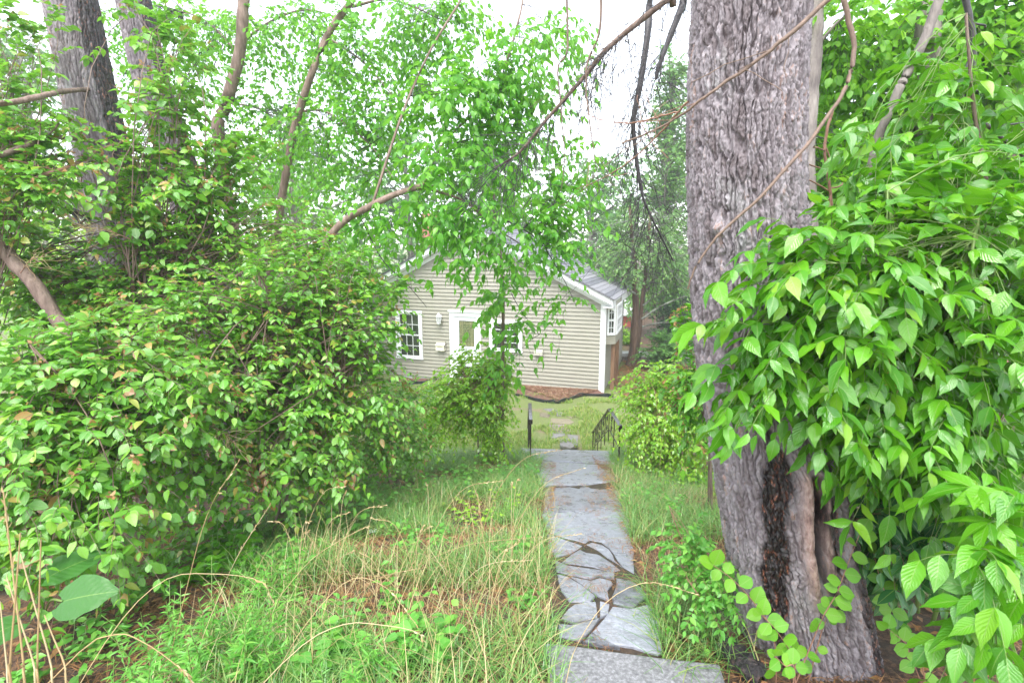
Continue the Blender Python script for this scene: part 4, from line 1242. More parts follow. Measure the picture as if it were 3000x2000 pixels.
def corner_ash():
    b = np.array((1.85, 1.35, 0)); b[2] = float(G(b[0], b[1]))
    st = [[b, PY(2950, 1850, 1.5), PY(2930, 1700, 1.5), PY(2860, 1560, 1.55)]]
    A = smooth_line(st[0], 20)[6:]
    bl = [B(2900, 1760, 1.5, 110, 150, .12, 9, A), B(2960, 1560, 1.6, 80, 100, .1, 5, A)]
    return plant('ash_seedling', 'young ash with pale long leaflets in the lower right corner', 'plant', b, [(st[0], .008, .003, 'stem')], bl, 'ash', 'leaf_ash', 'stem_green',
                 nt=2, tl=(.15, .22), pairs=3, angle=50, tdroop=.5, up=.2, spread=.7, ldroop=.35, lsize=(.10, .15), ljit=.35, sub_r=.003, tw_r=.0016)
corner_ash()

def dark_understory():
    b = np.array((2.1, 2.9, 0)); b[2] = float(G(b[0], b[1]))
    st = [[b, PY(2600, 1560, 2.6), PY(2620, 1400, 2.5)], [b, PY(2760, 1600, 2.5), PY(2800, 1450, 2.4)], [b, PY(2560, 1500, 2.75), PY(2520, 1380, 2.8)]]
    A = np.concatenate([smooth_line(s, 16)[4:] for s in st])
    bl = [B(2600, 1500, 2.45, 130, 170, .2, 34, A), B(2780, 1560, 2.4, 170, 150, .2, 34, A), B(2930, 1480, 2.5, 120, 200, .25, 24, A), B(2640, 1330, 2.7, 260, 160, .25, 34, A), B(2560, 1180, 2.9, 120, 200, .2, 20, A)]
    return plant('raspberry_thicket', 'dark green wet leaves low behind the ash sapling', 'shrub', b, [(s, .008, .003, 'stem') for s in st], bl, 'ovate', 'leaf_dark', 'twig_red',
                 nt=4, tl=(.12, .25), pairs=3, angle=55, tdroop=.4, up=.2, ldroop=.35, lsize=(.07, .11), ljit=.4, sub_r=.003, tw_r=.0015)
dark_understory()

# ------------------------------------------------------------------ seedlings with round leaves round the trunk base
def seedling(label, pts, d, size, n_pairs, leaf='round', mat='leaf_seedling', twig='twig_red'):
    c3 = [P(x, y, d) for x, y in pts]
    b = foot(c3[0]); c3[0] = np.array(b)
    p = smooth_line(c3, 14)
    e = empty('seedling', b, label, 'seedling')
    V, q = tube_arrays(p[None], np.linspace(.003, .0012, 14)[None], 5)
    build('stem', V, [q], M[twig], e, True)
    k = np.linspace(2, 13, n_pairs * 2).astype(int)
    pos = p[k]; tan = nz(p[np.minimum(k + 1, 13)] - p[np.maximum(k - 1, 0)])
    side = nz(np.cross(tan, np.array((0, -1., .4)))) * np.where(np.arange(len(k)) % 2, 1, -1)[:, None]
    ax = nz(tan * .35 + side + rng.normal(0, .25, tan.shape) + np.array((0, -.25, -.25)))
    pos = np.vstack([pos, p[-1]]); ax = np.vstack([ax, tan[-1] + (0, -.2, -.1)])
    up = np.array((0, -.75, .7)) + rng.normal(0, .3, pos.shape)
    put_leaves(e, TPL[leaf], pos, ax, up, rng.uniform(size * .7, size * 1.1, len(pos)), M[mat], 300, min_px=1)
    return e
seedling('bright round leaved seedling arching in front of the scarred trunk', [(2290, 1960), (2270, 1880), (2220, 1780), (2150, 1700), (2090, 1655)], 2.05, .068, 6)
seedling('bright round leaved seedling low at the foot of the scarred trunk', [(2320, 1990), (2330, 1940), (2310, 1900), (2270, 1840), (2230, 1800)], 1.95, .06, 5)
seedling('round leaved shoot climbing beside the right edge of the trunk', [(2310, 1960), (2400, 1830), (2450, 1740), (2480, 1660), (2520, 1560)], 2.15, .07, 7)
seedling('small round leaved shoot at the right root of the trunk', [(2370, 1900), (2410, 1840), (2440, 1790), (2470, 1760)], 2.2, .06, 4)
seedling('round leaved creeper on the needle bed right of the trunk', [(2700, 2020), (2660, 1900), (2620, 1800), (2580, 1700), (2560, 1620)], 2.35, .065, 7)
seedling('trailing round leaved creeper nearest the lower right corner bush', [(2740, 2000), (2700, 1940), (2650, 1880), (2600, 1840)], 2.1, .06, 4)
seedling('small yellowish seedling on the needles below the trunk', [(2340, 2030), (2330, 1980), (2300, 1950), (2270, 1920)], 1.75, .05, 4)

def trunkside_bush():
    b = np.array(hit(2080, 1790)); b[2] = float(G(b[0], b[1]))
    st = [[b, P(2050, 1680, 2.7), P(1990, 1560, 2.75), P(1960, 1480, 2.8)], [b, P(2090, 1700, 2.6), P(2080, 1600, 2.6)], [b, P(2060, 1760, 2.5), P(2010, 1690, 2.5)]]
    A = np.concatenate([smooth_line(s, 14)[4:] for s in st])
    bl = [B(2010, 1620, 2.65, 70, 90, .1, 12, A), B(2060, 1730, 2.5, 70, 70, .1, 14, A), B(1990, 1530, 2.9, 60, 70, .1, 8, A), B(2090, 1640, 2.6, 40, 70, .1, 8, A)]
    return plant('honeysuckle_bush', 'small leafy bush between the path and the big trunk', 'bush', b, [(s, .004, .002, 'stem') for s in st], bl, 'ovate', 'leaf_weed', 'twig_red',
                 nt=3, tl=(.09, .16), pairs=5, angle=60, tdroop=.3, up=.2, ldroop=.2, lsize=(.03, .052), ljit=.35, sub_r=.002, tw_r=.001)
trunkside_bush()

# ------------------------------------------------------------------ big shrubs on the left
SHRUB = dict(leaf='shrub', mat='leaf_shrub', twigmat='twig', barkmat='bark_brown', heads=110)
SK = dict(nt=5, tl=(.14, .3), pairs=4, angle=58, tdroop=.35, up=.12, spread=.85, ldroop=.22, lsize=(.05, .098), ljit=.42, tip_small=.55, sub_r=.0045, tw_r=.0018, arch=.18)
def shrub(label, base_px, d, tips, blobs, **over):
    b = P(*base_px, d); b[2] = float(G(b[0], b[1]))
    st = []
    for (x, y, dd) in tips:
        tip = P(x, y, dd); mid = (b + tip) / 2 + np.array((0, 0, .25)); mid[:2] = b[:2] * .6 + tip[:2] * .4
        st.append([b + np.append(rng.normal(0, .08, 2), 0), mid, tip])
    A = np.concatenate([smooth_line(s, 16)[5:] for s in st])
    kw = dict(SHRUB); kw.update(SK); kw.update(over)
    nm = kw.pop('name', 'honeysuckle_shrub')
    return plant(nm, label, 'shrub', b, [(s, .014, .005, 'stem') for s in st], [B(*q, A) for q in blobs], **kw)

shrub('dense wet honeysuckle shrub filling the left edge', (200, 1500), 3.4, [(80, 1000, 3.2), (300, 1020, 3.3), (420, 1200, 3.1), (60, 1300, 2.9)],
      [(90, 1080, 3.2, 200, 130, .4, 46), (330, 1060, 3.3, 200, 140, .4, 46), (100, 1330, 2.9, 190, 160, .35, 46), (330, 1330, 3.0, 190, 170, .35, 46), (480, 1180, 3.3, 150, 150, .35, 34), (250, 1540, 2.7, 170, 100, .25, 26), (30, 1560, 2.6, 90, 110, .25, 18)])
shrub('tall honeysuckle shrub spilling toward the grass, left of the path', (820, 1440), 4.4, [(560, 900, 4.3), (760, 800, 4.6), (980, 900, 4.7), (1080, 1050, 4.8), (620, 1150, 4.0), (1000, 1200, 4.5)],
      [(560, 920, 4.3, 190, 140, .5, 56), (800, 870, 4.6, 220, 150, .5, 66), (1010, 930, 4.8, 170, 190, .45, 56), (640, 1130, 4.0, 170, 150, .4, 50), (850, 1080, 4.4, 170, 120, .45, 46), (1080, 1150, 4.8, 120, 150, .4, 36),
       (950, 770, 4.9, 170, 90, .4, 36), (860, 1270, 4.2, 170, 110, .35, 40), (960, 1370, 4.3, 120, 80, .3, 24), (800, 1400, 3.8, 60, 60, .2, 10), (680, 1330, 3.9, 150, 90, .3, 26), (1100, 960, 5.0, 90, 150, .3, 22), (560, 1400, 3.5, 120, 110, .25, 20)])
shrub('honeysuckle shrub tangled below the two pine trunks', (350, 1400), 5.0, [(150, 850, 4.8), (360, 820, 4.9), (560, 760, 5.0), (60, 760, 4.6)],
      [(120, 860, 4.6, 200, 110, .4, 50), (380, 850, 4.7, 180, 90, .4, 46), (600, 770, 4.9, 160, 90, .4, 34), (60, 700, 4.6, 110, 90, .4, 18), (720, 680, 5.2, 150, 80, .4, 24), (500, 880, 4.6, 120, 80, .3, 20), (640, 600, 5.2, 120, 60, .3, 14), (830, 640, 5.2, 120, 60, .3, 14), (470, 700, 4.8, 100, 60, .25, 12), (950, 690, 5.2, 100, 50, .3, 12)], lsize=(.055, .1))
shrub('leafy vine mass climbing between the two left pine trunks', (460, 1400), 4.8, [(420, 520, 4.7), (520, 330, 4.8), (330, 450, 4.5), (600, 520, 4.9)],
      [(330, 430, 4.5, 90, 50, .2, 7), (490, 300, 4.9, 80, 100, .3, 15), (570, 500, 4.9, 150, 80, .35, 22), (420, 40, 5.0, 60, 50, .2, 3), (420, 560, 4.5, 120, 50, .3, 11), (540, 160, 5.2, 60, 120, .3, 13), (690, 430, 5.2, 110, 90, .35, 14)],
      name='climbing_vine', leaf='broad', lsize=(.07, .12), tl=(.15, .35))
shrub('leafy branches at the far left edge, above the honeysuckle', (-120, 1400), 4.4, [(40, 480, 4.2), (120, 350, 4.4), (60, 650, 4.0), (-60, 200, 4.4)],
      [(60, 560, 4.0, 120, 90, .3, 20), (140, 360, 4.3, 120, 70, .3, 13), (40, 220, 4.4, 90, 80, .3, 11), (200, 470, 4.3, 120, 50, .25, 11), (60, 60, 4.6, 110, 80, .3, 14), (40, 420, 4.2, 80, 60, .3, 9)], lsize=(.06, .1), name='elder_shrub', leaf='broad')
shrub('low honeysuckle behind the tall grass, edging toward the bush by the steps', (1150, 1380), 6.2, [(1100, 1150, 6.0), (1200, 1250, 6.2), (1040, 1250, 5.6)],
      [(1150, 1290, 6.0, 110, 90, .4, 46), (1060, 1300, 5.4, 110, 90, .35, 36), (1180, 1180, 6.3, 80, 80, .3, 22)], lsize=(.045, .075))

# ------------------------------------------------------------------ light green bushes by the steps
def light_bush(label, base_px, d, tips, blobs, name='forsythia_bush', **over):
    kw = dict(leaf='ovate', mat='leaf_yellow', twigmat='twig_red', heads=0, nt=5, tl=(.2, .4), pairs=6, angle=50, tdroop=.6, up=.2, ldroop=.35, lsize=(.05, .085), ljit=.4, sub_r=.004, tw_r=.002, arch=.3)
    kw.update(over)
    return shrub(label, base_px, d, tips, blobs, name=name, **kw)
light_bush('arching light green bush left of the steps, round the thin sapling', (1430, 1345), 7.6, [(1350, 1080, 7.4), (1440, 1050, 7.6), (1500, 1100, 7.6), (1330, 1180, 7.2), (1480, 1200, 7.5)],
           [(1400, 1065, 7.6, 85, 60, .4, 40), (1300, 1120, 7.3, 70, 60, .35, 24), (1455, 1110, 7.7, 45, 80, .3, 26), (1330, 1180, 7.3, 95, 75, .4, 40), (1420, 1220, 7.5, 70, 85, .35, 36), (1280, 1250, 7.0, 80, 70, .35, 26), (1460, 1280, 7.4, 30, 50, .2, 10)], tl=(.14, .28))
light_bush('yellow green bush right of the iron handrail', (1960, 1400), 7.2, [(1900, 1120, 7.2), (1990, 1120, 7.3), (2050, 1180, 7.3), (1880, 1250, 7.0), (1980, 1250, 6.9)],
           [(1900, 1130, 7.4, 70, 70, .4, 34), (1980, 1110, 7.4, 80, 70, .4, 36), (1900, 1230, 7.1, 70, 90, .4, 40), (1990, 1230, 7.0, 80, 100, .4, 44), (2060, 1200, 7.0, 60, 120, .4, 26), (1950, 1340, 6.7, 80, 60, .35, 28), (2040, 1340, 6.5, 50, 60, .3, 14)])
shrub('dark leaved branches in the gap left of the big trunk', (2100, 1380), 5.0, [(2030, 1000, 4.8), (2030, 1150, 4.8)],
      [(2020, 990, 4.8, 40, 70, .2, 7), (2040, 1130, 4.8, 40, 90, .2, 12), (2030, 1230, 4.8, 35, 50, .2, 6)], mat='leaf_ash', leaf='ash', lsize=(.08, .13), name='ash_sapling')

# ------------------------------------------------------------------ canopy trees in the middle
CAN = dict(leaf='ovate', mat='leaf_canopy', twigmat='twig_dark', barkmat='bark_brown', nt=5, tl=(.25, .5), pairs=4, angle=50, tdroop=.5, up=.0, spread=.95, ldroop=.45, lsize=(.05, .095), ljit=.5,
           sub_r=.006, tw_r=.002, arch=.05)
def tree(name, label, Y, trunk_px, r0, r1, more, blobs, base_y=None, **over):
    tr = limb_px(trunk_px, Y)
    b = tr[-1].copy(); g = float(G(b[0], b[1]))
    tr.append(np.array((b[0] + .03, b[1], g - .15)))
    tr = tr[::-1]
    base = (tr[0][0], tr[0][1], g)
    limbs = [(tr, r0, r1, 'trunk')]
    Apts = [smooth_line(tr, 30)[8:]]
    for m_ in more:
        lp = [P(*q) for q in m_[0]]
        limbs.append((lp, m_[1], m_[2], 'branch')); Apts.append(smooth_line(lp, 20)[4:])
    A = np.concatenate(Apts)
    kw = dict(CAN); kw.update(over); kw.pop('dens', None)
    # nearest anchors for each mass
    bl = []
    for q in blobs:
        q = q[:6] + (max(3, int(q[6] * over.get('dens', .72))),)
        c = P(q[0], q[1], q[2])
        dist = np.linalg.norm(A - c, axis=1)
        bl.append(B(*q, A[np.argsort(dist)[:6]]))
    return plant(name, label, 'tree', base, limbs, bl, **kw)

tree('maple_tree', 'slim grey tree with a knotted trunk right of the twin pines', 7.5, [(716, -60), (709, 30), (699, 153), (658, 306), (638, 398), (690, 725), (688, 905)], .09, .07,
     [([(700, 130, 7.4), (800, 60, 7.2), (900, 30, 7.0), (1010, 60, 6.8)], .02, .006), ([(660, 300, 7.6), (760, 320, 7.3), (850, 380, 7.0)], .018, .005), ([(700, 160, 7.6), (600, 60, 7.8), (480, 20, 8)], .02, .006)],
     [(760, 90, 7.2, 130, 110, .6, 40), (900, 110, 7.0, 120, 110, .6, 36), (800, 290, 7.2, 140, 100, .6, 38), (640, 120, 7.6, 120, 130, .6, 28), (720, 420, 7.2, 130, 80, .5, 24), (560, 60, 8, 100, 90, .5, 22), (870, 480, 7.0, 120, 90, .5, 24), (470, 150, 8.2, 110, 110, .5, 26), (330, 80, 8.4, 110, 100, .5, 24), (560, 260, 8, 110, 110, .5, 24), (640, 560, 7.6, 120, 80, .5, 20), (380, 320, 8.4, 90, 90, .5, 16)])
tree('cherry_tree', 'thin brown tree leaning right with long drooping leaves', 6.6, [(1060, -60), (1030, 0), (953, 112), (876, 326), (851, 434), (815, 653), (790, 900)], .055, .035,
     [([(960, 110, 6.5), (1060, 180, 6.3), (1150, 280, 6.1)], .016, .005), ([(876, 326, 6.5), (960, 330, 6.3), (1080, 420, 6.0), (1150, 520, 5.8)], .016, .005), ([(1030, 20, 6.5), (1150, 0, 6.2), (1300, 60, 6.0)], .018, .006)],
     [(1060, 130, 6.3, 130, 130, .6, 44), (1200, 110, 6.1, 130, 120, .6, 44), (1090, 330, 6.0, 140, 110, .6, 44), (960, 400, 6.4, 130, 100, .5, 34), (1330, 60, 6.0, 110, 90, .5, 30), (980, 230, 6.6, 110, 100, .5, 26), (1050, 520, 6.0, 120, 70, .4, 22)])
tree('hickory_tree', 'bent brown trunk reaching right over the house roof with hanging leaf clusters', 5.2, [(1239, 548), (1157, 571), (1045, 627), (986, 668), (930, 760), (900, 950)], .045, .028,
     [([(1239, 548, 5.3), (1361, 590, 5.4), (1440, 660, 5.5), (1530, 720, 5.6)], .018, .005), ([(1091, 600, 5.2), (1178, 337, 5.3), (1259, 153, 5.3), (1351, 0, 5.4), (1380, -60, 5.4)], .014, .01),
      ([(1235, 550, 5.4), (1300, 420, 5.6), (1450, 260, 5.7), (1520, 60, 5.8), (1540, -50, 5.8)], .016, .01), ([(1400, 610, 5.5), (1560, 690, 5.6), (1640, 800, 5.7), (1690, 900, 5.7)], .01, .003), ([(1050, 625, 5.3), (1120, 760, 5.4), (1190, 830, 5.4), (1250, 900, 5.5)], .007, .003)],
     [(1300, 300, 5.4, 140, 130, .5, 46), (1440, 250, 5.7, 130, 130, .5, 44), (1560, 200, 5.7, 120, 120, .5, 36), (1330, 480, 5.3, 140, 90, .45, 38), (1480, 450, 5.6, 130, 100, .45, 36), (1400, 610, 5.3, 90, 45, .3, 18), (1330, 660, 5.2, 60, 35, .2, 9), (1580, 660, 5.6, 70, 45, .25, 11), (1440, 690, 5.4, 60, 35, .2, 9), (1690, 470, 5.8, 60, 90, .3, 12),
      (1345, 690, 5.2, 45, 25, .15, 6), (1510, 690, 5.5, 60, 40, .2, 9), (1640, 740, 5.7, 50, 60, .2, 12), (1700, 640, 5.8, 50, 60, .25, 9), (1650, 890, 5.8, 30, 40, .15, 5), (1130, 660, 5.3, 110, 50, .3, 16), (1260, 620, 5.1, 70, 50, .25, 13), (1200, 840, 5.4, 30, 40, .15, 5), (1620, 600, 5.8, 80, 70, .4, 14), (1640, 400, 6, 70, 70, .4, 14), (1680, 120, 6, 60, 90, .4, 12)],
     lsize=(.08, .135), nt=4, leaf='ash', dens=.6)
tree('thin_sapling', 'thin straight sapling rising from the light green bush before the house', 7.3, [(1430, 360), (1443, 459), (1448, 612), (1463, 714), (1474, 873), (1474, 1007), (1472, 1275)], .03, .014,
     [([(1470, 800, 7.2), (1520, 900, 7.1), (1580, 980, 7.0)], .006, .003)],
     [(1490, 790, 7.1, 35, 40, .2, 7), (1460, 890, 7.1, 40, 40, .2, 10), (1500, 960, 7.1, 40, 25, .2, 8), (1470, 1060, 7.1, 30, 30, .2, 5), (1480, 600, 7.3, 80, 90, .3, 11)], lsize=(.1, .17), nt=3, leaf='ash')

# thin bare vines and stems crossing in front of the right trunk
def bare(label, pts, r0, r1, mat, name='bare_branch', twigs=0):
    p = [PY(*q) for q in pts]
    k = smooth_line(p, 50); k += np.cumsum(rng.normal(0, .0015, k.shape), 0)
    e = empty(name, k[-1], label, 'branch')
    V, q = tube_arrays(k[None], np.linspace(r0, r1, 50)[None] * (1 + .12 * (vnoise(np.arange(50) * .35, r0 * 99 + k[0, 0]) - .5))[None], 8)
    build('stem', V, [q], M[mat], e, True)
    if twigs:
        i = rng.integers(8, 48, twigs); D = nz(rng.normal(0, 1, (twigs, 3)) * (1, .4, 1)); t = np.linspace(0, 1, 6)[None, :, None]
        tw = k[i][:, None] + D[:, None] * rng.uniform(.05, .3, twigs)[:, None, None] * t + np.cumsum(rng.normal(0, .008, (twigs, 6, 3)), 1) * t
        V, q = tube_arrays(tw, np.full((twigs, 6), max(.0015, r1 * .5)), 4); build('twigs', V, [q], M[mat], e, True, kind='stuff')
    return e
bare('thick bare vine bending down across the big trunk', [(2470, -60, 1.95), (2475, 0, 1.95), (2504, 132, 1.95), (2490, 224, 1.92), (2444, 310, 1.9), (2329, 459, 1.87), (2214, 586, 1.86), (2100, 690, 1.88), (2040, 770, 1.9), (2007, 838, 1.92)], .010, .003, 'twig')
bare('slender dark branch slanting across the top of the big trunk', [(2450, -25, 1.85), (2427, 0, 1.85), (2294, 120, 1.86), (2208, 190, 1.88), (2076, 281, 1.9), (1950, 367, 2.0), (1830, 420, 2.1)], .009, .003, 'twig', twigs=5)
bare('hanging pale vine left of the dead limb', [(1660, -40, 3.4), (1657, 150, 3.4), (1630, 200, 3.4), (1640, 330, 3.4), (1650, 450, 3.45), (1640, 560, 3.5)], .007, .002, 'twig', twigs=14)
bare('curving bare vine below the slanting dead limb', [(1760, -40, 3.3), (1754, 95, 3.3), (1718, 195, 3.3), (1720, 290, 3.3), (1740, 430, 3.3), (1760, 560, 3.4)], .008, .002, 'twig', twigs=14)
bare('reddish bare shoot arching in front of the sky near the trunk', [(1990, 330, 2.3), (1880, 350, 2.4), (1790, 352, 2.5), (1720, 330, 2.6)], .004, .0015, 'twig_red', twigs=5)
bare('long reddish shoot dropping left from the trunk side', [(2020, 300, 2.2), (1930, 400, 2.4), (1800, 500, 2.6), (1690, 550, 2.8)], .0045, .0015, 'twig_red', twigs=6)
bare('bare brown branch across the left pine, upper', [(-40, 310, 4.2), (100, 285, 4.4), (180, 270, 4.8), (262, 262, 5.45)], .024, .02, 'bark_brown')
bare('bare brown branch across the left pine, middle', [(-40, 470, 4.2), (60, 430, 4.3), (130, 405, 4.5), (200, 405, 4.9), (300, 418, 5.45)], .024, .018, 'bark_brown', twigs=5)
bare('bare yellowish branch rising toward the left pine, lowest', [(40, 550, 4.2), (120, 515, 4.3), (200, 490, 4.5), (260, 455, 4.9), (330, 425, 5.45)], .018, .012, 'twig_red', twigs=5)
bare('dark bent branch leaving the left pine near a pale clearing', [(70, 600, 5.0), (130, 590, 5.2), (200, 610, 5.3), (260, 640, 5.4), (290, 665, 5.5)], .022, .03, 'twig_dark', twigs=5)
bare('weathered leaning stump stem at the left edge in the honeysuckle', [(-20, 690, 4.2), (40, 760, 4.15), (100, 830, 4.1), (160, 920, 4.1), (230, 1010, 4.1)], .055, .05, 'bark_brown')

# ------------------------------------------------------------------ woods on the right
tree('maple_tree', 'grey mid sized trunk behind the ash sapling on the right', 5.2, [(2735, -80), (2728, 0), (2722, 150), (2722, 300), (2735, 440), (2740, 700), (2745, 1000)], .13, .1,
     [([(2740, 190, 5.2), (2850, 110, 5.0), (2960, 30, 4.8)], .03, .012), ([(2720, 320, 5.2), (2600, 400, 5.1), (2500, 450, 5.0)], .02, .008), ([(2735, 300, 5.3), (2860, 250, 5.5), (2990, 200, 5.6)], .02, .008)],
     [(2560, 120, 5.0, 120, 110, .5, 40), (2640, 300, 5.1, 130, 110, .5, 40), (2850, 250, 5.0, 140, 120, .5, 44), (2930, 80, 4.8, 110, 110, .5, 34), (2520, 330, 5.2, 110, 110, .5, 30), (2770, 80, 5.2, 120, 90, .5, 32), (2880, 480, 5.0, 140, 110, .5, 40), (2600, 520, 5.2, 140, 90, .5, 32)],
     leaf='broad', mat='leaf_round', lsize=(.08, .13), barkmat='bark_grey', ldroop=.25, nt=5)
tree('maple_tree', 'dark trunk glimpsed directly behind the big pine on its right', 4.6, [(2395, -60), (2390, 60), (2380, 200), (2370, 330), (2360, 480), (2370, 800)], .075, .06,
     [([(2385, 150, 4.6), (2460, 60, 4.5), (2560, 0, 4.4)], .018, .008)],
     [(2450, 220, 4.7, 90, 110, .4, 22), (2430, 420, 4.7, 90, 100, .4, 24), (2470, 60, 4.5, 90, 90, .4, 18), (2470, 580, 4.7, 100, 80, .4, 22)],
     leaf='broad', mat='leaf_round', lsize=(.07, .11), ldroop=.25, nt=5, barkmat='bark_grey')
tree('maple_tree', 'leafy tree at the right edge behind everything', 7.5, [(3020, -60), (3000, 200), (2960, 500), (2930, 1000)], .12, .08,
     [([(2980, 400, 7.4), (2860, 300, 7.3), (2760, 260, 7.2)], .03, .01), ([(2970, 500, 7.3), (2800, 560, 7.0), (2650, 560, 6.8)], .03, .01)],
     [(2500, 700, 6.4, 170, 140, .7, 46), (2750, 700, 6.6, 180, 150, .7, 56), (2950, 700, 6.8, 150, 160, .7, 44), (2600, 930, 6.0, 200, 130, .7, 44), (2850, 950, 6.2, 190, 140, .7, 44), (2650, 420, 7, 160, 130, .7, 44), (2900, 350, 7.2, 150, 150, .7, 40), (2480, 480, 7, 110, 160, .7, 32), (2700, 150, 7.2, 180, 130, .7, 40), (2900, 1250, 5.2, 160, 160, .5, 34), (2700, 1200, 5.4, 160, 130, .5, 30)],
     leaf='broad', mat='leaf_round', lsize=(.1, .16), ldroop=.25, nt=5, n_ind=200)
bare('smooth grey leaning stem before the right hand trunk', [(2780, -60, 2.8), (2750, 0, 2.8), (2715, 90, 2.8), (2660, 210, 2.8), (2625, 290, 2.8), (2570, 430, 2.85), (2540, 650, 2.9), (2560, 1000, 2.95)], .024, .02, 'bark_grey')
bare('dark wet looping branch at the upper right', [(2820, -40, 3.0), (2840, 80, 3.0), (2845, 180, 3.0), (2820, 290, 3.0), (2780, 370, 3.0), (2740, 440, 3.1)], .016, .012, 'twig_dark', twigs=6)
bare('dark arching branch dropping to the right edge', [(2790, 345, 3.0), (2860, 350, 3.0), (2930, 400, 3.0), (3010, 470, 3.0)], .012, .01, 'twig_dark', twigs=4)
bare('upright reddish stems right of the pine, nearest', [(2440, 320, 2.9), (2420, 450, 2.9), (2440, 600, 2.9), (2460, 800, 2.9)], .008, .008, 'twig_red', twigs=10)
bare('bare reddish stem in the thicket at the right edge', [(3000, 540, 3.2), (2940, 620, 3.2), (2900, 740, 3.2), (2880, 900, 3.2), (2960, 1100, 3.2)], .012, .012, 'twig_red', twigs=8)

# ------------------------------------------------------------------ behind the house corner
def cedar():
    Y = 19.0
    b = P(1850, 1120, 19.0); b[2] = float(G(b[0], b[1]))
    e = empty('cedar_tree', b, 'twin stemmed reddish cedar with bare lichen branches right of the house', 'tree')
    def lp(pts, r0, r1, mat, nm, dY=0):
        p = smooth_line([PY(x, y, Y + dY) for x, y in pts], 24); rr = np.linspace(r0, r1, 24)
        rr = rr * (1 + .12 * np.sin(np.arange(24) * 1.3)); V, q = tube_arrays(p[None], rr[None], 9); build(nm, V, [q], M[mat], e, True); return p
    t1 = lp([(1838, 1115), (1855, 1020), (1862, 930), (1862, 850), (1858, 770), (1850, 690), (1845, 600)], .18, .05, 'bark_cedar', 'trunk')
    t2 = lp([(1850, 1110), (1868, 1010), (1876, 930), (1886, 850), (1893, 790), (1900, 700), (1905, 620)], .11, .045, 'bark_cedar', 'trunk', .1)
    for pts in ([(1880, 935), (1930, 900), (2000, 870), (2060, 860)], [(1884, 895), (1940, 850), (2000, 820), (2050, 790)], [(1890, 850), (1950, 820), (2020, 810)], [(1862, 860), (1800, 830), (1740, 800), (1700, 790)],
                [(1856, 780), (1780, 740), (1720, 700)], [(1895, 790), (1960, 740), (2040, 700)], [(1870, 960), (1940, 945), (2040, 950)], [(1850, 720), (1900, 660), (1960, 640)], [(1860, 820), (1820, 760), (1790, 700)]):
        lp(pts, .04, .012, 'lichen_bark', 'branch', rng.normal(0, .3))
    A = np.concatenate([t1[12:], t2[12:]])
    bl = [(A[np.argsort(np.linalg.norm(A - PY(x, y, Y), axis=1))[:5]], PY(x, y, Y + rng.normal(0, .6)), (rx * Y / 1500, .8, ry * Y / 1500), n) for x, y, rx, ry, n in
          ((1800, 770, 70, 50, 26), (1760, 830, 50, 40, 16), (1960, 760, 80, 60, 30), (1990, 840, 70, 30, 16), (1880, 680, 80, 60, 28), (1780, 690, 70, 50, 20), (1980, 660, 60, 60, 18))]
    subs, subr, tw, twr, pos, ax, upv, size = grow(bl, nt=5, tl=(.4, .8), pairs=6, angle=40, tdroop=.3, up=0, lsize=(.09, .16), sub_r=.012, tw_r=.005, ldroop=.3)
    V1, q1 = tube_arrays(subs, subr, 4); V2, q2 = tube_arrays(tw, twr, 3)
    build('twigs', np.concatenate([V1, V2]), [np.concatenate([q1, q2 + len(V1)])], M['lichen_bark'], e, True, kind='stuff')
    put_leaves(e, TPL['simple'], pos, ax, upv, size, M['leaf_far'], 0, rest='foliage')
cedar()

def far_tree(name, label, X, Yd, h, cr, trunk_r, mat, leafs, seed, crown_bottom=.25, nsub=90, cone=False, lsize=(.25, .45)):
    z = float(G(X, Yd)); b = np.array((X, Yd, z))
    e = empty(name, b, label, 'tree')
    tr = smooth_line([b - (0, 0, .3), b + (.1, 0, h * .3), b + (-.1, .1, h * .65), b + (0, 0, h * .97)], 24)
    V, q = tube_arrays(tr[None], np.linspace(trunk_r, trunk_r * .15, 24)[None], 8); build('trunk', V, [q], M['bark_grey'], e, True)
    f = rng.uniform(crown_bottom, 1, nsub)
    if cone: rad = cr * (1.05 - f) / (1.05 - crown_bottom)
    else: rad = cr * np.sqrt(np.clip(1 - ((f - (1 + crown_bottom) / 2) / ((1 - crown_bottom) / 1.9)) ** 2, .08, 1))
    a = rng.uniform(0, 2 * np.pi, nsub); rr = rad * rng.uniform(.35, 1, nsub) * (1 + .25 * np.sin(a * 3 + f * 9 + seed))
    C = b + np.stack([rr * np.cos(a), rr * np.sin(a), f * h], -1)
    bl = []
    for c, ff in zip(C, f):
        anc = tr[int(np.clip((ff - .12) * 23, 3, 22))]
        bl.append((anc, c, (cr * .2, cr * .2, cr * .14), 2))
    subs, subr, tw, twr, pos, ax, upv, size = grow(bl, nt=leafs, tl=(.4, 1.0), pairs=4, angle=50, tdroop=.4, up=0, lsize=lsize, sub_r=.018, tw_r=.006, ldroop=.35, ljit=.5)
    V1, q1 = tube_arrays(subs, subr, 4)
    build('branches', V1, [q1], M['bark_grey'], e, True, kind='stuff')
    put_leaves(e, TPL['simple'], pos, ax, upv, size, M[mat], 0, rest='crown')
    return e
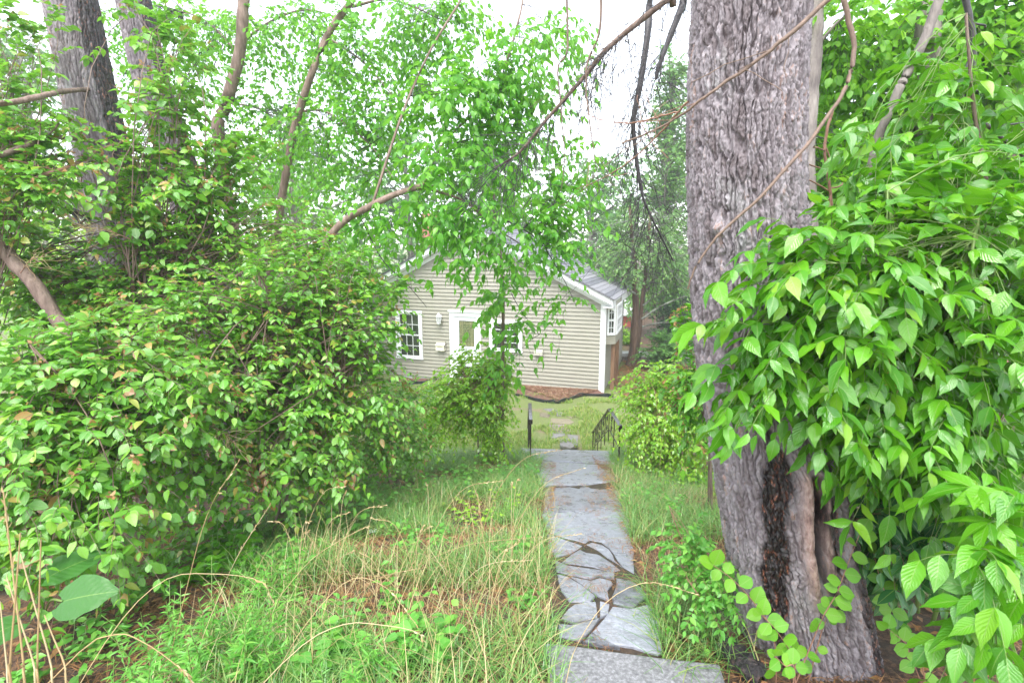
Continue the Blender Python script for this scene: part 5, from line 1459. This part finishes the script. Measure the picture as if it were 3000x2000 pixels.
FT = [('far_tree', 'tall pale conifer rising behind the house, left of the big trunk', 7.6, 26, 13.5, 2.6, .25, 'leaf_far', 6, 1, .12, 120, True, (.16, .3)),
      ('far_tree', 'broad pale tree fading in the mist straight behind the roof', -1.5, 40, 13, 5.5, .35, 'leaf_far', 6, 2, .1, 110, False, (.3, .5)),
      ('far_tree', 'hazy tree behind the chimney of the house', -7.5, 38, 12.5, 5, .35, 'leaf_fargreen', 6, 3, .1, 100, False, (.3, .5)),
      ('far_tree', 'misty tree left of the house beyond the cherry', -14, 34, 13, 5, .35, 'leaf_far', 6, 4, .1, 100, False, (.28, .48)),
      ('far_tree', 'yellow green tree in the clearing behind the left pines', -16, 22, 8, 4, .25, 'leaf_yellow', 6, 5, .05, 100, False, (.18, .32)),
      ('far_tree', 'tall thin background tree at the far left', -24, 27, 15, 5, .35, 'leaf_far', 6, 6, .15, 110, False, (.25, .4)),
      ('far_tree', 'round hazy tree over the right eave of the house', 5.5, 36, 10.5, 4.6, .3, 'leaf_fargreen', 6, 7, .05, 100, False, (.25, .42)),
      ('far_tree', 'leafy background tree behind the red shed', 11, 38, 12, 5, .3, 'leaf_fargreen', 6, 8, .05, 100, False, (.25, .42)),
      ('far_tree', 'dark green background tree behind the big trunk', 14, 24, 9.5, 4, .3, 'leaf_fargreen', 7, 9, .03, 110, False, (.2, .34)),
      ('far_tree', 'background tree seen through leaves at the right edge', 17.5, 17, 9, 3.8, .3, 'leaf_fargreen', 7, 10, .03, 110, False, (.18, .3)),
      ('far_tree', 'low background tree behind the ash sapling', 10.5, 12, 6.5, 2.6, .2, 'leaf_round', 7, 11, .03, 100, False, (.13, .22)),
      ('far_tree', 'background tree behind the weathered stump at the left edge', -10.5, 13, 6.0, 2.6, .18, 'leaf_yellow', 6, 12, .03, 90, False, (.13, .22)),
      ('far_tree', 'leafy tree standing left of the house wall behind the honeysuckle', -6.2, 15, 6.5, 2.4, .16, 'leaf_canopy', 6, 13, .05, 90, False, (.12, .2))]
for a in FT: far_tree(*a)

def evergreen(label, px, py, d, rx, ry, n, mat='needle_dark', seed=0):
    c = P(px, py, d); b = np.array((c[0], c[1], float(G(c[0], c[1]))))
    A = np.array([b + (0, 0, .2), b + (.2, 0, .5), b + (-.2, 0, .6), c])
    bl = [(A, c, (rx * d / 1500, rx * d / 1800, ry * d / 1500), n)]
    return plant('evergreen_shrub', label, 'shrub', b, [([b - (0, 0, .1), (b + c) / 2 + (.1, 0, 0), c], .05, .02, 'stem')], bl, 'simple', mat, 'twig_dark', n_ind=0,
                 nt=7, tl=(.25, .5), pairs=6, angle=45, tdroop=.2, up=.05, ldroop=.1, lsize=(.08, .14), ljit=.5, sub_r=.012, tw_r=.004)
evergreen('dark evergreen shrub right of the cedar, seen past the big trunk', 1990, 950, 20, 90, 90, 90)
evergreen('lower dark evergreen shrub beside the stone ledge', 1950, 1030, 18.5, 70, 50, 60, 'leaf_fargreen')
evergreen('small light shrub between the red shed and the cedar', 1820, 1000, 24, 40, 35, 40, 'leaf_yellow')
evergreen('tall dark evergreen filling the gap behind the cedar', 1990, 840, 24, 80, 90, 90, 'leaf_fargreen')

# ------------------------------------------------------------------ ground plants
def near_path(x, y, w): return np.abs(x - (.25 + .098 * y)) < w

def blades(name, kind_label, pts, h, w, mat, lean=.6, seg=3, kind='stuff'):
    n = len(pts)
    a = rng.uniform(0, 2 * np.pi, n); dirv = np.stack([np.cos(a), np.sin(a), 0 * a], -1)
    side = np.stack([-np.sin(a), np.cos(a), 0 * a], -1)
    ln = rng.uniform(.2, 1, n) * lean
    V = []
    for k in range(seg + 1):
        s = k / seg
        c = pts + np.array((0, 0, 1.)) * (h * (s - .35 * ln * s * s))[:, None] + dirv * (h * ln * s ** 1.8)[:, None]
        wd = (w * (1 - s ** 1.5) + .0004)[:, None]
        V += [c - side * wd, c + side * wd]
    V = np.stack(V, 1)
    nv = 2 * (seg + 1)
    q = np.array([(2 * k, 2 * k + 1, 2 * k + 3, 2 * k + 2) for k in range(seg)])
    Q = (q[None] + (np.arange(n) * nv)[:, None, None]).reshape(-1, 4)
    uv = np.tile(np.array([(i % 2, (i // 2) / seg) for i in range(nv)], float) * .8 + .1, (n, 1))
    o = build(name, V.reshape(-1, 3), [Q], M[mat], None, True, uv)
    return tag(o, kind_label, 'grass', kind=kind)

def scatter(n, x0, x1, y0, y1, keep):
    x = rng.uniform(x0, x1, n); y = rng.uniform(y0, y1, n)
    k = keep(x, y); x, y = x[k], y[k]
    return np.stack([x, y, G(x, y)], -1)

def clump(x, y, f, t): return vnoise(x * f + 31, y * f + 17) > t
pts = scatter(90000, -2.6, 2.6, 1.2, 8.2, lambda x, y: ~near_path(x, y, .25 + .055 * (y - 2.2)) & clump(x, y, 2.2, .42) & (np.hypot(x - 1.5, y - 2.36) > .42) & ((x > -1.3 - .35 * (y - 1.5)) | (x > .8)) & ~((x > 1.2) & (y < 2.6)))
blades('grass', 'green grass along both edges of the flagstone path', pts, rng.uniform(.07, .26, len(pts)), rng.uniform(.0018, .0036, len(pts)), 'grass', 1.5)
pts = scatter(2500, -1.6, .5, 1.3, 5.0, lambda x, y: ~near_path(x, y, .28) & clump(x, y, 1.4, .45) & (x > -1.5 - .1 * y))
blades('dry_grass', 'dead straw coloured grass left of the path', pts, rng.uniform(.12, .42, len(pts)), rng.uniform(.001, .0022, len(pts)), 'straw', 1.1)
pts = scatter(5000, .7, 2.2, 1.9, 6.5, lambda x, y: ~near_path(x, y, .38) & clump(x, y, 1.8, .42) & (np.hypot(x - 1.5, y - 2.36) > .42) & ~((x > 1.2) & (y < 2.8)))
blades('dry_grass', 'dead straw coloured grass between the path and the big trunk', pts, rng.uniform(.08, .22, len(pts)), rng.uniform(.001, .002, len(pts)), 'straw', 1.1)
pts = scatter(2600, .2, 1.5, 2.0, 7.4, lambda x, y: near_path(x, y, .4) & (vnoise(x * 9, y * 9) > .72))
blades('joint_grass', 'tiny grass and moss in the flagstone joints', pts + (0, 0, .008), rng.uniform(.015, .05, len(pts)), rng.uniform(.0015, .003, len(pts)), 'grass', 1.5)
pts = scatter(110000, -6, 6.2, 9.6, 16.4, lambda x, y: (clump(x, y, 1.6, .36)) & (((x - HC[0]) * hy[0] + (y - HC[1]) * hy[1]) < -1.0) & ~((np.abs(x - (.25 + .088 * y)) < .3) & (y < 12.6) & (vnoise(x * 3, y * 3) > .35)))
blades('lawn', 'short yellowing lawn grass in front of the house', pts, rng.uniform(.04, .12, len(pts)), rng.uniform(.004, .009, len(pts)), 'lawn_grass', .9, 2)

def litter(name, label, pts, ln, w, mat, lift=.012, cat='litter'):
    n = len(pts); a = rng.uniform(0, 2 * np.pi, n)
    d = np.stack([np.cos(a), np.sin(a), rng.normal(0, .18, n)], -1); s = np.stack([-np.sin(a), np.cos(a), 0 * a], -1)
    c = pts + np.array((0, 0, 1.)) * (lift + rng.random(n) * .015)[:, None]
    b = np.stack([c - d * ln[:, None], c + np.array((0, 0, .006)) - s * w[:, None], c + d * ln[:, None], c + np.array((0, 0, .006)) + s * w[:, None]], 1)
    idx = np.arange(4 * n).reshape(n, 4)
    o = build(name, b.reshape(-1, 3), [idx], M[mat], None, False, np.tile(np.array([(.2, 0), (0, .5), (.8, 1), (1, .5)], float), (n, 1)))
    return tag(o, label, cat, kind='stuff')
pts = scatter(60000, -3, 3.4, 1.1, 7.5, lambda x, y: (~near_path(x, y, .3)) & (clump(x, y, 1.3, .3)))
litter('pine_needles', 'rusty fallen pine needles covering the soil', pts, rng.uniform(.03, .065, len(pts)), rng.uniform(.0014, .0024, len(pts)), 'pine_needle_litter')
pts = scatter(2600, -3, 3.2, 1.2, 6.5, lambda x, y: ~near_path(x, y, .3))
litter('dead_leaves', 'curled tan dead leaves lying on the needles', pts, rng.uniform(.015, .04, len(pts)), rng.uniform(.008, .02, len(pts)), 'dead_leaf')
pts = scatter(6000, .1, 1.4, 1.7, 6.5, lambda x, y: near_path(x, y, .36) & (vnoise(x * 7, y * 4) > .52 + .03 * (y - 2.4)))
pts[:, 2] += .012
litter('pine_needles', 'pine needles fallen on the flagstones', pts, rng.uniform(.02, .045, len(pts)), rng.uniform(.0011, .0018, len(pts)), 'pine_needle_litter')
pts = scatter(9000, 3.2, 9, 13, 22, lambda x, y: clump(x, y, .8, .3) & (((x - HC[0]) * hx[0] + (y - HC[1]) * hx[1]) > .1))
litter('leaf_litter', 'brown leaf litter on the ground behind the house corner', pts, rng.uniform(.04, .09, len(pts)), rng.uniform(.015, .04, len(pts)), 'pine_needle_litter')

def mulch_chips():
    A = np.array([wp[:2] for wp in crop_pts([(60, 600), (1150, 660), (620, 800)], 1500, 1000, 4.48)])
    r1, r2 = rng.random(5000), rng.random(5000); f = r1 + r2 > 1; r1[f], r2[f] = 1 - r1[f], 1 - r2[f]
    q = A[0] + (A[1] - A[0]) * r1[:, None] + (A[2] - A[0]) * r2[:, None]
    p = np.stack([q[:, 0], q[:, 1], G(q[:, 0], q[:, 1], False) + .055], -1)
    litter('mulch_chips', 'red mulch chips in the bed beside the house', p, rng.uniform(.03, .09, 5000), rng.uniform(.01, .025, 5000), 'mulch_chip', 0, 'mulch')
mulch_chips()

# tall seeding grass stalks, each one a thing
def stalk(px, d, label, group, head=True, r=.0022):
    c3 = [P(x, y, d) for x, y in px]
    dn = nz(c3[0] - c3[1]) * (1, 1, 1); dn = nz(np.array((dn[0] * .6, dn[1] * .6, min(dn[2], -.35))))
    b = foot(c3[0] + dn * max(0, (c3[0][2] - float(G(c3[0][0], c3[0][1]))) / -dn[2]))
    if c3[0][2] - b[2] > .12: c3 = [np.array(b) - (0, 0, .01)] + c3
    else: c3[0] = np.array(b) - (0, 0, .01)
    p = smooth_line(c3, 18)
    e = empty('grass_stalk', b, label, 'grass stalk', group)
    V, q = tube_arrays(p[None], np.linspace(r, r * .45, 18)[None], 5); build('stem', V, [q], M['straw'], e, True)
    if head:
        n = 14; i = np.linspace(13.2, 16.9, n); k = i.astype(int); f = (i - k)[:, None]
        pos = p[k] * (1 - f) + p[k + 1] * f
        tan = nz(p[k + 1] - p[k]); ax = nz(tan + rng.normal(0, .3, tan.shape))
        m = [leaf_tpl(.32, .4, 4, .2, .0)]
        V0, T0, U0 = m[0]; x, y, z = frame_from(ax, rng.normal(size=ax.shape)); s = rng.uniform(.012, .024, n)[:, None, None]
        W = pos[:, None] + s * (V0[None, :, 0:1] * x[:, None] + V0[None, :, 1:2] * y[:, None] + V0[None, :, 2:3] * z[:, None])
        build('seed_head', W.reshape(-1, 3), [(T0[None] + (np.arange(n) * len(V0))[:, None, None]).reshape(-1, 3)], M['straw'], e, True, np.tile(U0, (n, 1)))
    return e
named = [([(470, 2030), (540, 1750), (610, 1500), (700, 1350)], 2.3, 'tall straw grass stalk leaning right before the dark honeysuckle gap'),
         ([(560, 1980), (600, 1850), (690, 1640), (790, 1480)], 2.2, 'straw grass stalk with seed head above the feathery weed'),
         ([(330, 1850), (480, 1700), (620, 1680), (760, 1700), (800, 1760)], 2.0, 'arching straw grass stalk bowed over the feathery weed'),
         ([(180, 1960), (330, 1860), (420, 1880), (520, 1950), (560, 1990)], 1.5, 'low bowed straw stalk near the bottom left corner'),
         ([(700, 1950), (780, 1800), (900, 1650), (1000, 1580), (1080, 1540)], 2.6, 'long straw stalk leaning toward the path among the grass'),
         ([(880, 1850), (1020, 1700), (1130, 1720), (1220, 1830)], 2.2, 'bowed straw stalk curving down at the middle of the grass'),
         ([(850, 1920), (1000, 1830), (1120, 1830), (1220, 1850), (1240, 1880)], 1.9, 'lowest bowed straw stalk before the concrete step'),
         ([(1660, 1990), (1690, 1890), (1780, 1760), (1900, 1705), (2040, 1740)], 2.0, 'single straw stalk arching over the flagstones to the trunk'),
         ([(1490, 2000), (1480, 1850), (1420, 1600), (1400, 1450)], 2.4, 'upright straw stalk close to the left edge of the path')]
for px, d, lb in named: stalk(px, d, lb, 'straw grass stalks')
for k in range(26):
    x0 = rng.uniform(820, 1500); y0 = rng.uniform(1650, 1960); d = float(np.linalg.norm(hit(x0, y0) - (0, 0, CAMZ)) * .95)
    dx, hgt = rng.normal(90, 130), rng.uniform(180, 420)
    stalk([(x0, y0), (x0 + dx * .2, y0 - hgt * .5), (x0 + dx * .6, y0 - hgt * .9), (x0 + dx * 1.1, y0 - hgt * (.95 + .1 * rng.random()))], min(d, 3.4), 'thin straw grass stalk in the tall dead grass beside the path', 'thin straw stalks in the dead grass')
for k, (x0, x1, yt) in enumerate(((30, 60, 1560), (70, 10, 1440), (110, 120, 1580), (150, 60, 1620), (100, 20, 1690), (190, 130, 1800), (20, 0, 1760))):
    stalk([(x0 + 10, 2060), (x0, 1950), ((x0 + x1) / 2, (1950 + yt) / 2), (x1, yt)], 1.15 + .05 * k, 'thick blurred straw stalk in the bottom left corner', 'straw stalks in the bottom left corner', k in (1, 4), .003)

# feathery weeds, broad weeds, burdock
def feathery(label, px, py, d, n, hgt, spread):
    b = hit(px, py); b[2] = float(G(b[0], b[1]))
    e = empty('feathery_weed', b, label, 'weed')
    pos, ax, size = [], [], []
    for k in range(n):
        a = rng.uniform(0, 2 * np.pi); r = spread * math.sqrt(rng.random())
        s0 = b + np.array((r * math.cos(a), r * math.sin(a), 0)); s0[2] = float(G(s0[0], s0[1]))
        h = hgt * rng.uniform(.6, 1.05)
        p = smooth_line([s0, s0 + (rng.normal(0, .03), rng.normal(0, .03), h * .5), s0 + (.25 * r * math.cos(a) + rng.normal(0, .05), .25 * r * math.sin(a) + rng.normal(0, .05), h)], 16)
        V, q = tube_arrays(p[None], np.linspace(.0028, .0012, 16)[None], 5); build('stem', V, [q], M['stem_green'], e, True)
        m = 46; i = rng.uniform(3, 15, m); kk = np.minimum(i.astype(int), 14)
        pos.append(p[kk]); aa = rng.uniform(0, 2 * np.pi, m)
        ax.append(np.stack([np.cos(aa), np.sin(aa), rng.uniform(.05, .9, m)], -1)); size.append(rng.uniform(.045, .1, m) * (1.1 - i / 22))
    pos, ax, size = np.concatenate(pos), np.concatenate(ax), np.concatenate(size)
    put_leaves(e, TPL['lance'], pos, ax, np.array((0, 0, 1.)) + rng.normal(0, .3, pos.shape), size, M['leaf_weed'], 300)
feathery('big feathery green weed clump at the bottom left of the grass', 620, 2010, 1.75, 40, .5, .32)
feathery('feathery weed standing behind the straw stalks', 800, 1760, 2.75, 10, .34, .16)
feathery('feathery weed at the bottom edge left of the concrete step', 1100, 2040, 1.75, 12, .24, .18)

def weed(label, px, py, n, hgt, rad, group, leaf='ovate', ls=(.04, .07), mat='leaf_weed', name='broadleaf_weed'):
    b = hit(px, py); b[2] = float(G(b[0], b[1]))
    e = empty(name, b, label, 'weed', group)
    P0, AX, SZ = [], [], []
    tubes = []
    for k in range(n):
        a = rng.uniform(0, 2 * np.pi); r = rad * math.sqrt(rng.random())
        s0 = b + np.array((r * .7 * math.cos(a), r * .7 * math.sin(a), 0)); s0[2] = float(G(s0[0], s0[1]))
        h = hgt * rng.uniform(.5, 1.1); tip = s0 + np.array((.5 * r * math.cos(a) + rng.normal(0, .03), .5 * r * math.sin(a) + rng.normal(0, .03), h))
        p = smooth_line([s0, (s0 + tip) / 2 + (0, 0, h * .1), tip], 8); tubes.append(p)
        m = 7; i = np.linspace(1, 7, m); kk = i.astype(int); aa = np.arange(m) * 2.4 + a
        P0.append(p[kk]); AX.append(np.stack([np.cos(aa), np.sin(aa), rng.uniform(-.2, .4, m)], -1)); SZ.append(rng.uniform(*ls, m))
    V, q = tube_arrays(np.array(tubes), np.full((n, 8), .0016), 4); build('stems', V, [q], M['stem_green'], e, True, kind='stuff')
    P0, AX, SZ = np.concatenate(P0), np.concatenate(AX), np.concatenate(SZ)
    put_leaves(e, TPL[leaf], P0, AX, np.array((0, 0, 1.)) + rng.normal(0, .3, P0.shape), SZ, M[mat], 120)
WG = 'leafy weeds along the path'
for k, (lb, x, y, n, h, r, lf, ls, mt) in enumerate((
        ('leafy weed patch left of the path before the light green bush', 1330, 1420, 30, .3, .5, 'ovate', (.05, .08), 'leaf_weed'),
        ('leafy weed patch at the corner of the landing slab', 1520, 1400, 20, .22, .3, 'ovate', (.045, .07), 'leaf_weed'),
        ('leafy weed patch under the tall honeysuckle, by the straw grass', 1150, 1480, 30, .25, .42, 'ovate', (.045, .07), 'leaf_weed'),
        ('weed with broad leaves beside the dark gap in the honeysuckle', 980, 1560, 24, .26, .3, 'broad', (.05, .08), 'leaf_weed'),
        ('bright weed mat below the honeysuckle and above the burdock', 500, 1640, 34, .22, .3, 'ovate', (.045, .075), 'leaf_seedling'),
        ('large leaved wet shoot hanging below the honeysuckle gap', 680, 1600, 20, .4, .22, 'broad', (.08, .12), 'leaf_ash'),
        ('broad leaved weed in the grass left of the flagstones', 1500, 1640, 10, .16, .12, 'broad', (.04, .06), 'leaf_weed'),
        ('weed mat on the needles near the bottom left', 330, 1830, 22, .1, .25, 'ovate', (.025, .045), 'leaf_seedling'),
        ('broad leaved weed at the bottom centre of the grass', 960, 1960, 12, .16, .16, 'broad', (.05, .09), 'leaf_weed'),
        ('weed at the left corner of the concrete step', 1250, 1930, 14, .18, .16, 'broad', (.05, .08), 'leaf_weed'),
        ('leafy weed patch right of the path, near the yellow green bush', 1900, 1480, 24, .18, .35, 'ovate', (.04, .065), 'leaf_weed'),
        ('leafy weed patch on the slope beyond the trunk edge', 2030, 1430, 22, .2, .4, 'ovate', (.05, .07), 'leaf_yellow'),
        ('weed patch beneath the left edge of the honeysuckle', 60, 1700, 26, .22, .25, 'ovate', (.05, .08), 'leaf_shrub'),
        ('weed patch between burdock and feathery weed', 420, 1760, 22, .16, .2, 'ovate', (.035, .06), 'leaf_weed'),
        ('weed patch in the middle of the tall grass', 1230, 1620, 18, .2, .22, 'ovate', (.04, .06), 'leaf_weed'),
        ('wet weed patch under the honeysuckle right of the burdock', 620, 1680, 34, .24, .3, 'broad', (.055, .085), 'leaf_ash'),
        ('wet weed patch left of the dark honeysuckle gap', 480, 1560, 34, .3, .35, 'ovate', (.06, .09), 'leaf_ash'),
        ('weed patch at the foot of the straw grass', 860, 1680, 26, .2, .25, 'ovate', (.045, .07), 'leaf_weed'),
        ('leafy weeds under the leaf fringe of the tall honeysuckle', 1020, 1440, 34, .34, .4, 'ovate', (.055, .08), 'leaf_shrub'),
        ('weed patch in the bottom left corner under the straw stalks', 150, 1960, 26, .14, .25, 'ovate', (.035, .06), 'leaf_weed'),
        ('leafy ground cover in front of the dark honeysuckle hollow', 820, 1540, 40, .22, .4, 'ovate', (.045, .075), 'leaf_seedling'),
        ('leafy ground cover spreading under the feathery weed', 760, 1880, 34, .12, .35, 'ovate', (.035, .06), 'leaf_weed'),
        ('leafy ground cover among the straw near the bottom edge', 1120, 1800, 30, .14, .35, 'ovate', (.035, .06), 'leaf_weed'),
        ('yellowish ground cover before the landing, left of the slabs', 1430, 1500, 34, .16, .4, 'ovate', (.035, .06), 'leaf_yellow'),
        ('narrow weed mat hugging the left flagstones', 1560, 1780, 12, .1, .12, 'ovate', (.03, .05), 'leaf_weed'))):
    weed(lb, x, y, n, h, r, WG, lf, ls, mt)

def burdock():
    b = hit(130, 1820); b[2] = float(G(b[0], b[1]))
    e = empty('burdock', b, 'burdock with one huge heart shaped leaf at the lower left', 'plant')
    def big_leaf(c, axis, up, size, w):
        nu, nv_ = 9, 14
        s = np.linspace(0, 1, nv_); e_ = math.log(.5) / math.log(.36)
        wd = np.sin(np.pi * np.clip(s, .02, .985) ** e_) ** .7 * w / 2
        V = []
        for i in range(nv_):
            for j in range(nu):
                t = (j / (nu - 1)) * 2 - 1
                back = -.16 * abs(t) * (1 - s[i]) ** 3
                V.append((wd[i] * t, s[i] + back, .1 * abs(t) * wd[i] + .022 * math.sin(s[i] * 22 + abs(t) * 7) * abs(t) - .22 * s[i] ** 2))
        V = np.array(V); x, y, z = frame_from(np.array([axis], float), np.array([up], float))
        W = c + size * (V[:, 0:1] * x[0] + V[:, 1:2] * y[0] + V[:, 2:3] * z[0])
        idx = np.arange(nu * nv_).reshape(nv_, nu)
        q = np.stack([idx[:-1, :-1], idx[:-1, 1:], idx[1:, 1:], idx[1:, :-1]], -1).reshape(-1, 4)
        uv = np.stack([np.tile(np.linspace(0, 1, nu), nv_), np.repeat(s, nu)], -1)
        build('leaf', W, [q], M['burdock_leaf'], e, True, uv)
    c1 = P(185, 1760, 2.2); big_leaf(c1, (.9, -.1, .32), (-.1, -.62, .75), .235, .78)
    c2 = P(140, 1690, 2.4); big_leaf(c2, (.6, .6, .25), (.0, -.4, .9), .22, .8)
    c3 = P(40, 1830, 2.0); big_leaf(c3, (-.3, -.7, .1), (-.1, -.4, .9), .25, .8)
    for c in (c1, c2, c3):
        p = smooth_line([np.array(b), (np.array(b) + c) / 2 + (0, 0, .05), c], 10); V, q = tube_arrays(p[None], np.full((1, 10), .005), 6); build('stalk', V, [q], M['stem_green'], e, True)
burdock()

def twig_tangle(label, px, py, d, n, ln, dirv):
    c = P(px, py, d); e = empty('dead_twig_tangle', c, label, 'twigs')
    m = nz(np.array(dirv, float)); t = np.linspace(0, 1, 9)[None, :, None]
    stem = smooth_line([c, c + m * ln * .5 + (0, 0, .04), c + m * ln], 12)
    V, q = tube_arrays(stem[None], np.linspace(.004, .0015, 12)[None], 5); build('stem', V, [q], M['twig_red'], e, True)
    k = rng.integers(2, 11, n); D = nz(m + rng.normal(0, .7, (n, 3)))
    p = stem[k][:, None] + D[:, None] * rng.uniform(.2, .8, n)[:, None, None] * ln * t + np.cumsum(rng.normal(0, .008, (n, 9, 3)), 1) * t
    V, q = tube_arrays(p, np.full((n, 1), .0016) * np.linspace(1, .5, 9)[None], 4); build('twigs', V, [q], M['straw'], e, True, kind='stuff')
twig_tangle('tangle of bare tan twigs in the gap of the left honeysuckle', 620, 1250, 3.5, 26, .3, (.7, -.3, -.4))
twig_tangle('spray of dry twigs before the foot of the left pine trunk', 380, 700, 4.3, 36, .35, (-.4, -.2, .1))
twig_tangle('dry brown twigs at the left edge above the honeysuckle', 60, 800, 3.9, 26, .35, (.5, -.2, .2))

# blackened root chunk, fallen stick, pale scrap
def chunk():
    n, m = 40, 26
    th = np.linspace(0, 2 * np.pi, m, endpoint=False); s = np.linspace(0, 1, n)
    a, bq = hit(2110, 1900), hit(2225, 1990)
    a = np.array(a); bq = np.array(bq); a[2] = float(G(a[0], a[1])) + .03; bq[2] = float(G(bq[0], bq[1])) + .035
    t = nz(bq - a); sd = nz(np.cross(t, (0, 0, 1.))); up = np.cross(sd, t)
    S, TH = np.meshgrid(s, th, indexing='ij')
    r = .055 * np.sqrt(np.clip(1 - (2 * S - 1) ** 4, .02, 1)) * (.75 + .55 * vnoise(S * 9, np.cos(TH) * 2, np.sin(TH) * 2)) + .012 * vnoise(S * 30, np.cos(TH) * 7, np.sin(TH) * 7)
    c = a[None, None] + (bq - a)[None, None] * (S * 1.1 - .05)[..., None]
    V = c + sd * (r * 1.15 * np.cos(TH))[..., None] + up * (r * .9 * np.sin(TH))[..., None]
    idx = np.arange(n * m).reshape(n, m)
    q = np.stack([idx[:-1], np.roll(idx[:-1], -1, 1), np.roll(idx[1:], -1, 1), idx[1:]], -1).reshape(-1, 4)
    e = empty('root_chunk', a, 'blackened chunk of root lying beside the concrete step', 'root')
    build('bark', V, [q], M['charred'], e, True)
chunk()
def stick(label, pts, r, mat='twig'):
    p = [hit(x, y) for x, y in pts]; p = np.array([(q[0], q[1], float(G(q[0], q[1])) + r + .01) for q in p])
    k = smooth_line(p, 14); V, q = tube_arrays(k[None], np.linspace(r, r * .6, 14)[None], 6)
    e = empty('fallen_stick', p[0], label, 'stick'); build('wood', V, [q], M[mat], e, True)
    i = [5, 9]
    tw = np.array([[k[j], k[j] + (.03, .02, .02), k[j] + (.07, .05, .02)] for j in i]); V, q = tube_arrays(tw, np.full((2, 3), r * .4), 5); build('side_twig', V, [q], M[mat], e, True)
stick('pale fallen stick lying in the grass left of the path', [(870, 1650), (930, 1610), (1000, 1570)], .008, 'straw')
stick('dark fallen stick under the tall honeysuckle', [(1080, 1460), (1150, 1440), (1210, 1430)], .008, 'twig')
stick('thin forked twig on the landing slab', [(1735, 1335), (1742, 1348), (1755, 1352)], .006, 'twig_red')
def scrap():
    b = hit(1095, 1568); n = 9
    g = np.linspace(-1, 1, n); X, Y = np.meshgrid(g, g)
    rr = 1 - .3 * vnoise(X * 3, Y * 3)
    V = np.stack([b[0] + X * .045 * rr, b[1] + Y * .035 * rr, float(G(b[0], b[1])) + .03 + .03 * vnoise(X * 2.2 + 5, Y * 2.2)], -1)
    idx = np.arange(n * n).reshape(n, n); q = np.stack([idx[:-1, :-1], idx[:-1, 1:], idx[1:, 1:], idx[1:, :-1]], -1).reshape(-1, 4)
    o = build('plastic_scrap', V, [q], M['white_plastic']); tag(o, 'crumpled whitish scrap on the brown needles', 'scrap')
scrap()

# ------------------------------------------------------------------ misty air
def haze():
    m, nt, out = nodes('haze')
    v = N(nt, 'ShaderNodeVolumePrincipled')
    v.inputs['Color'].default_value = (.9, .94, .97, 1)
    v.inputs['Density'].default_value = .0022
    v.inputs['Anisotropy'].default_value = .2
    L(nt, v.outputs[0], out.inputs['Volume'])
    o = MB().box(-120, 120, -30, 120, -6, 18).obj('haze', m)
    tag(o, kind='stuff')
haze()
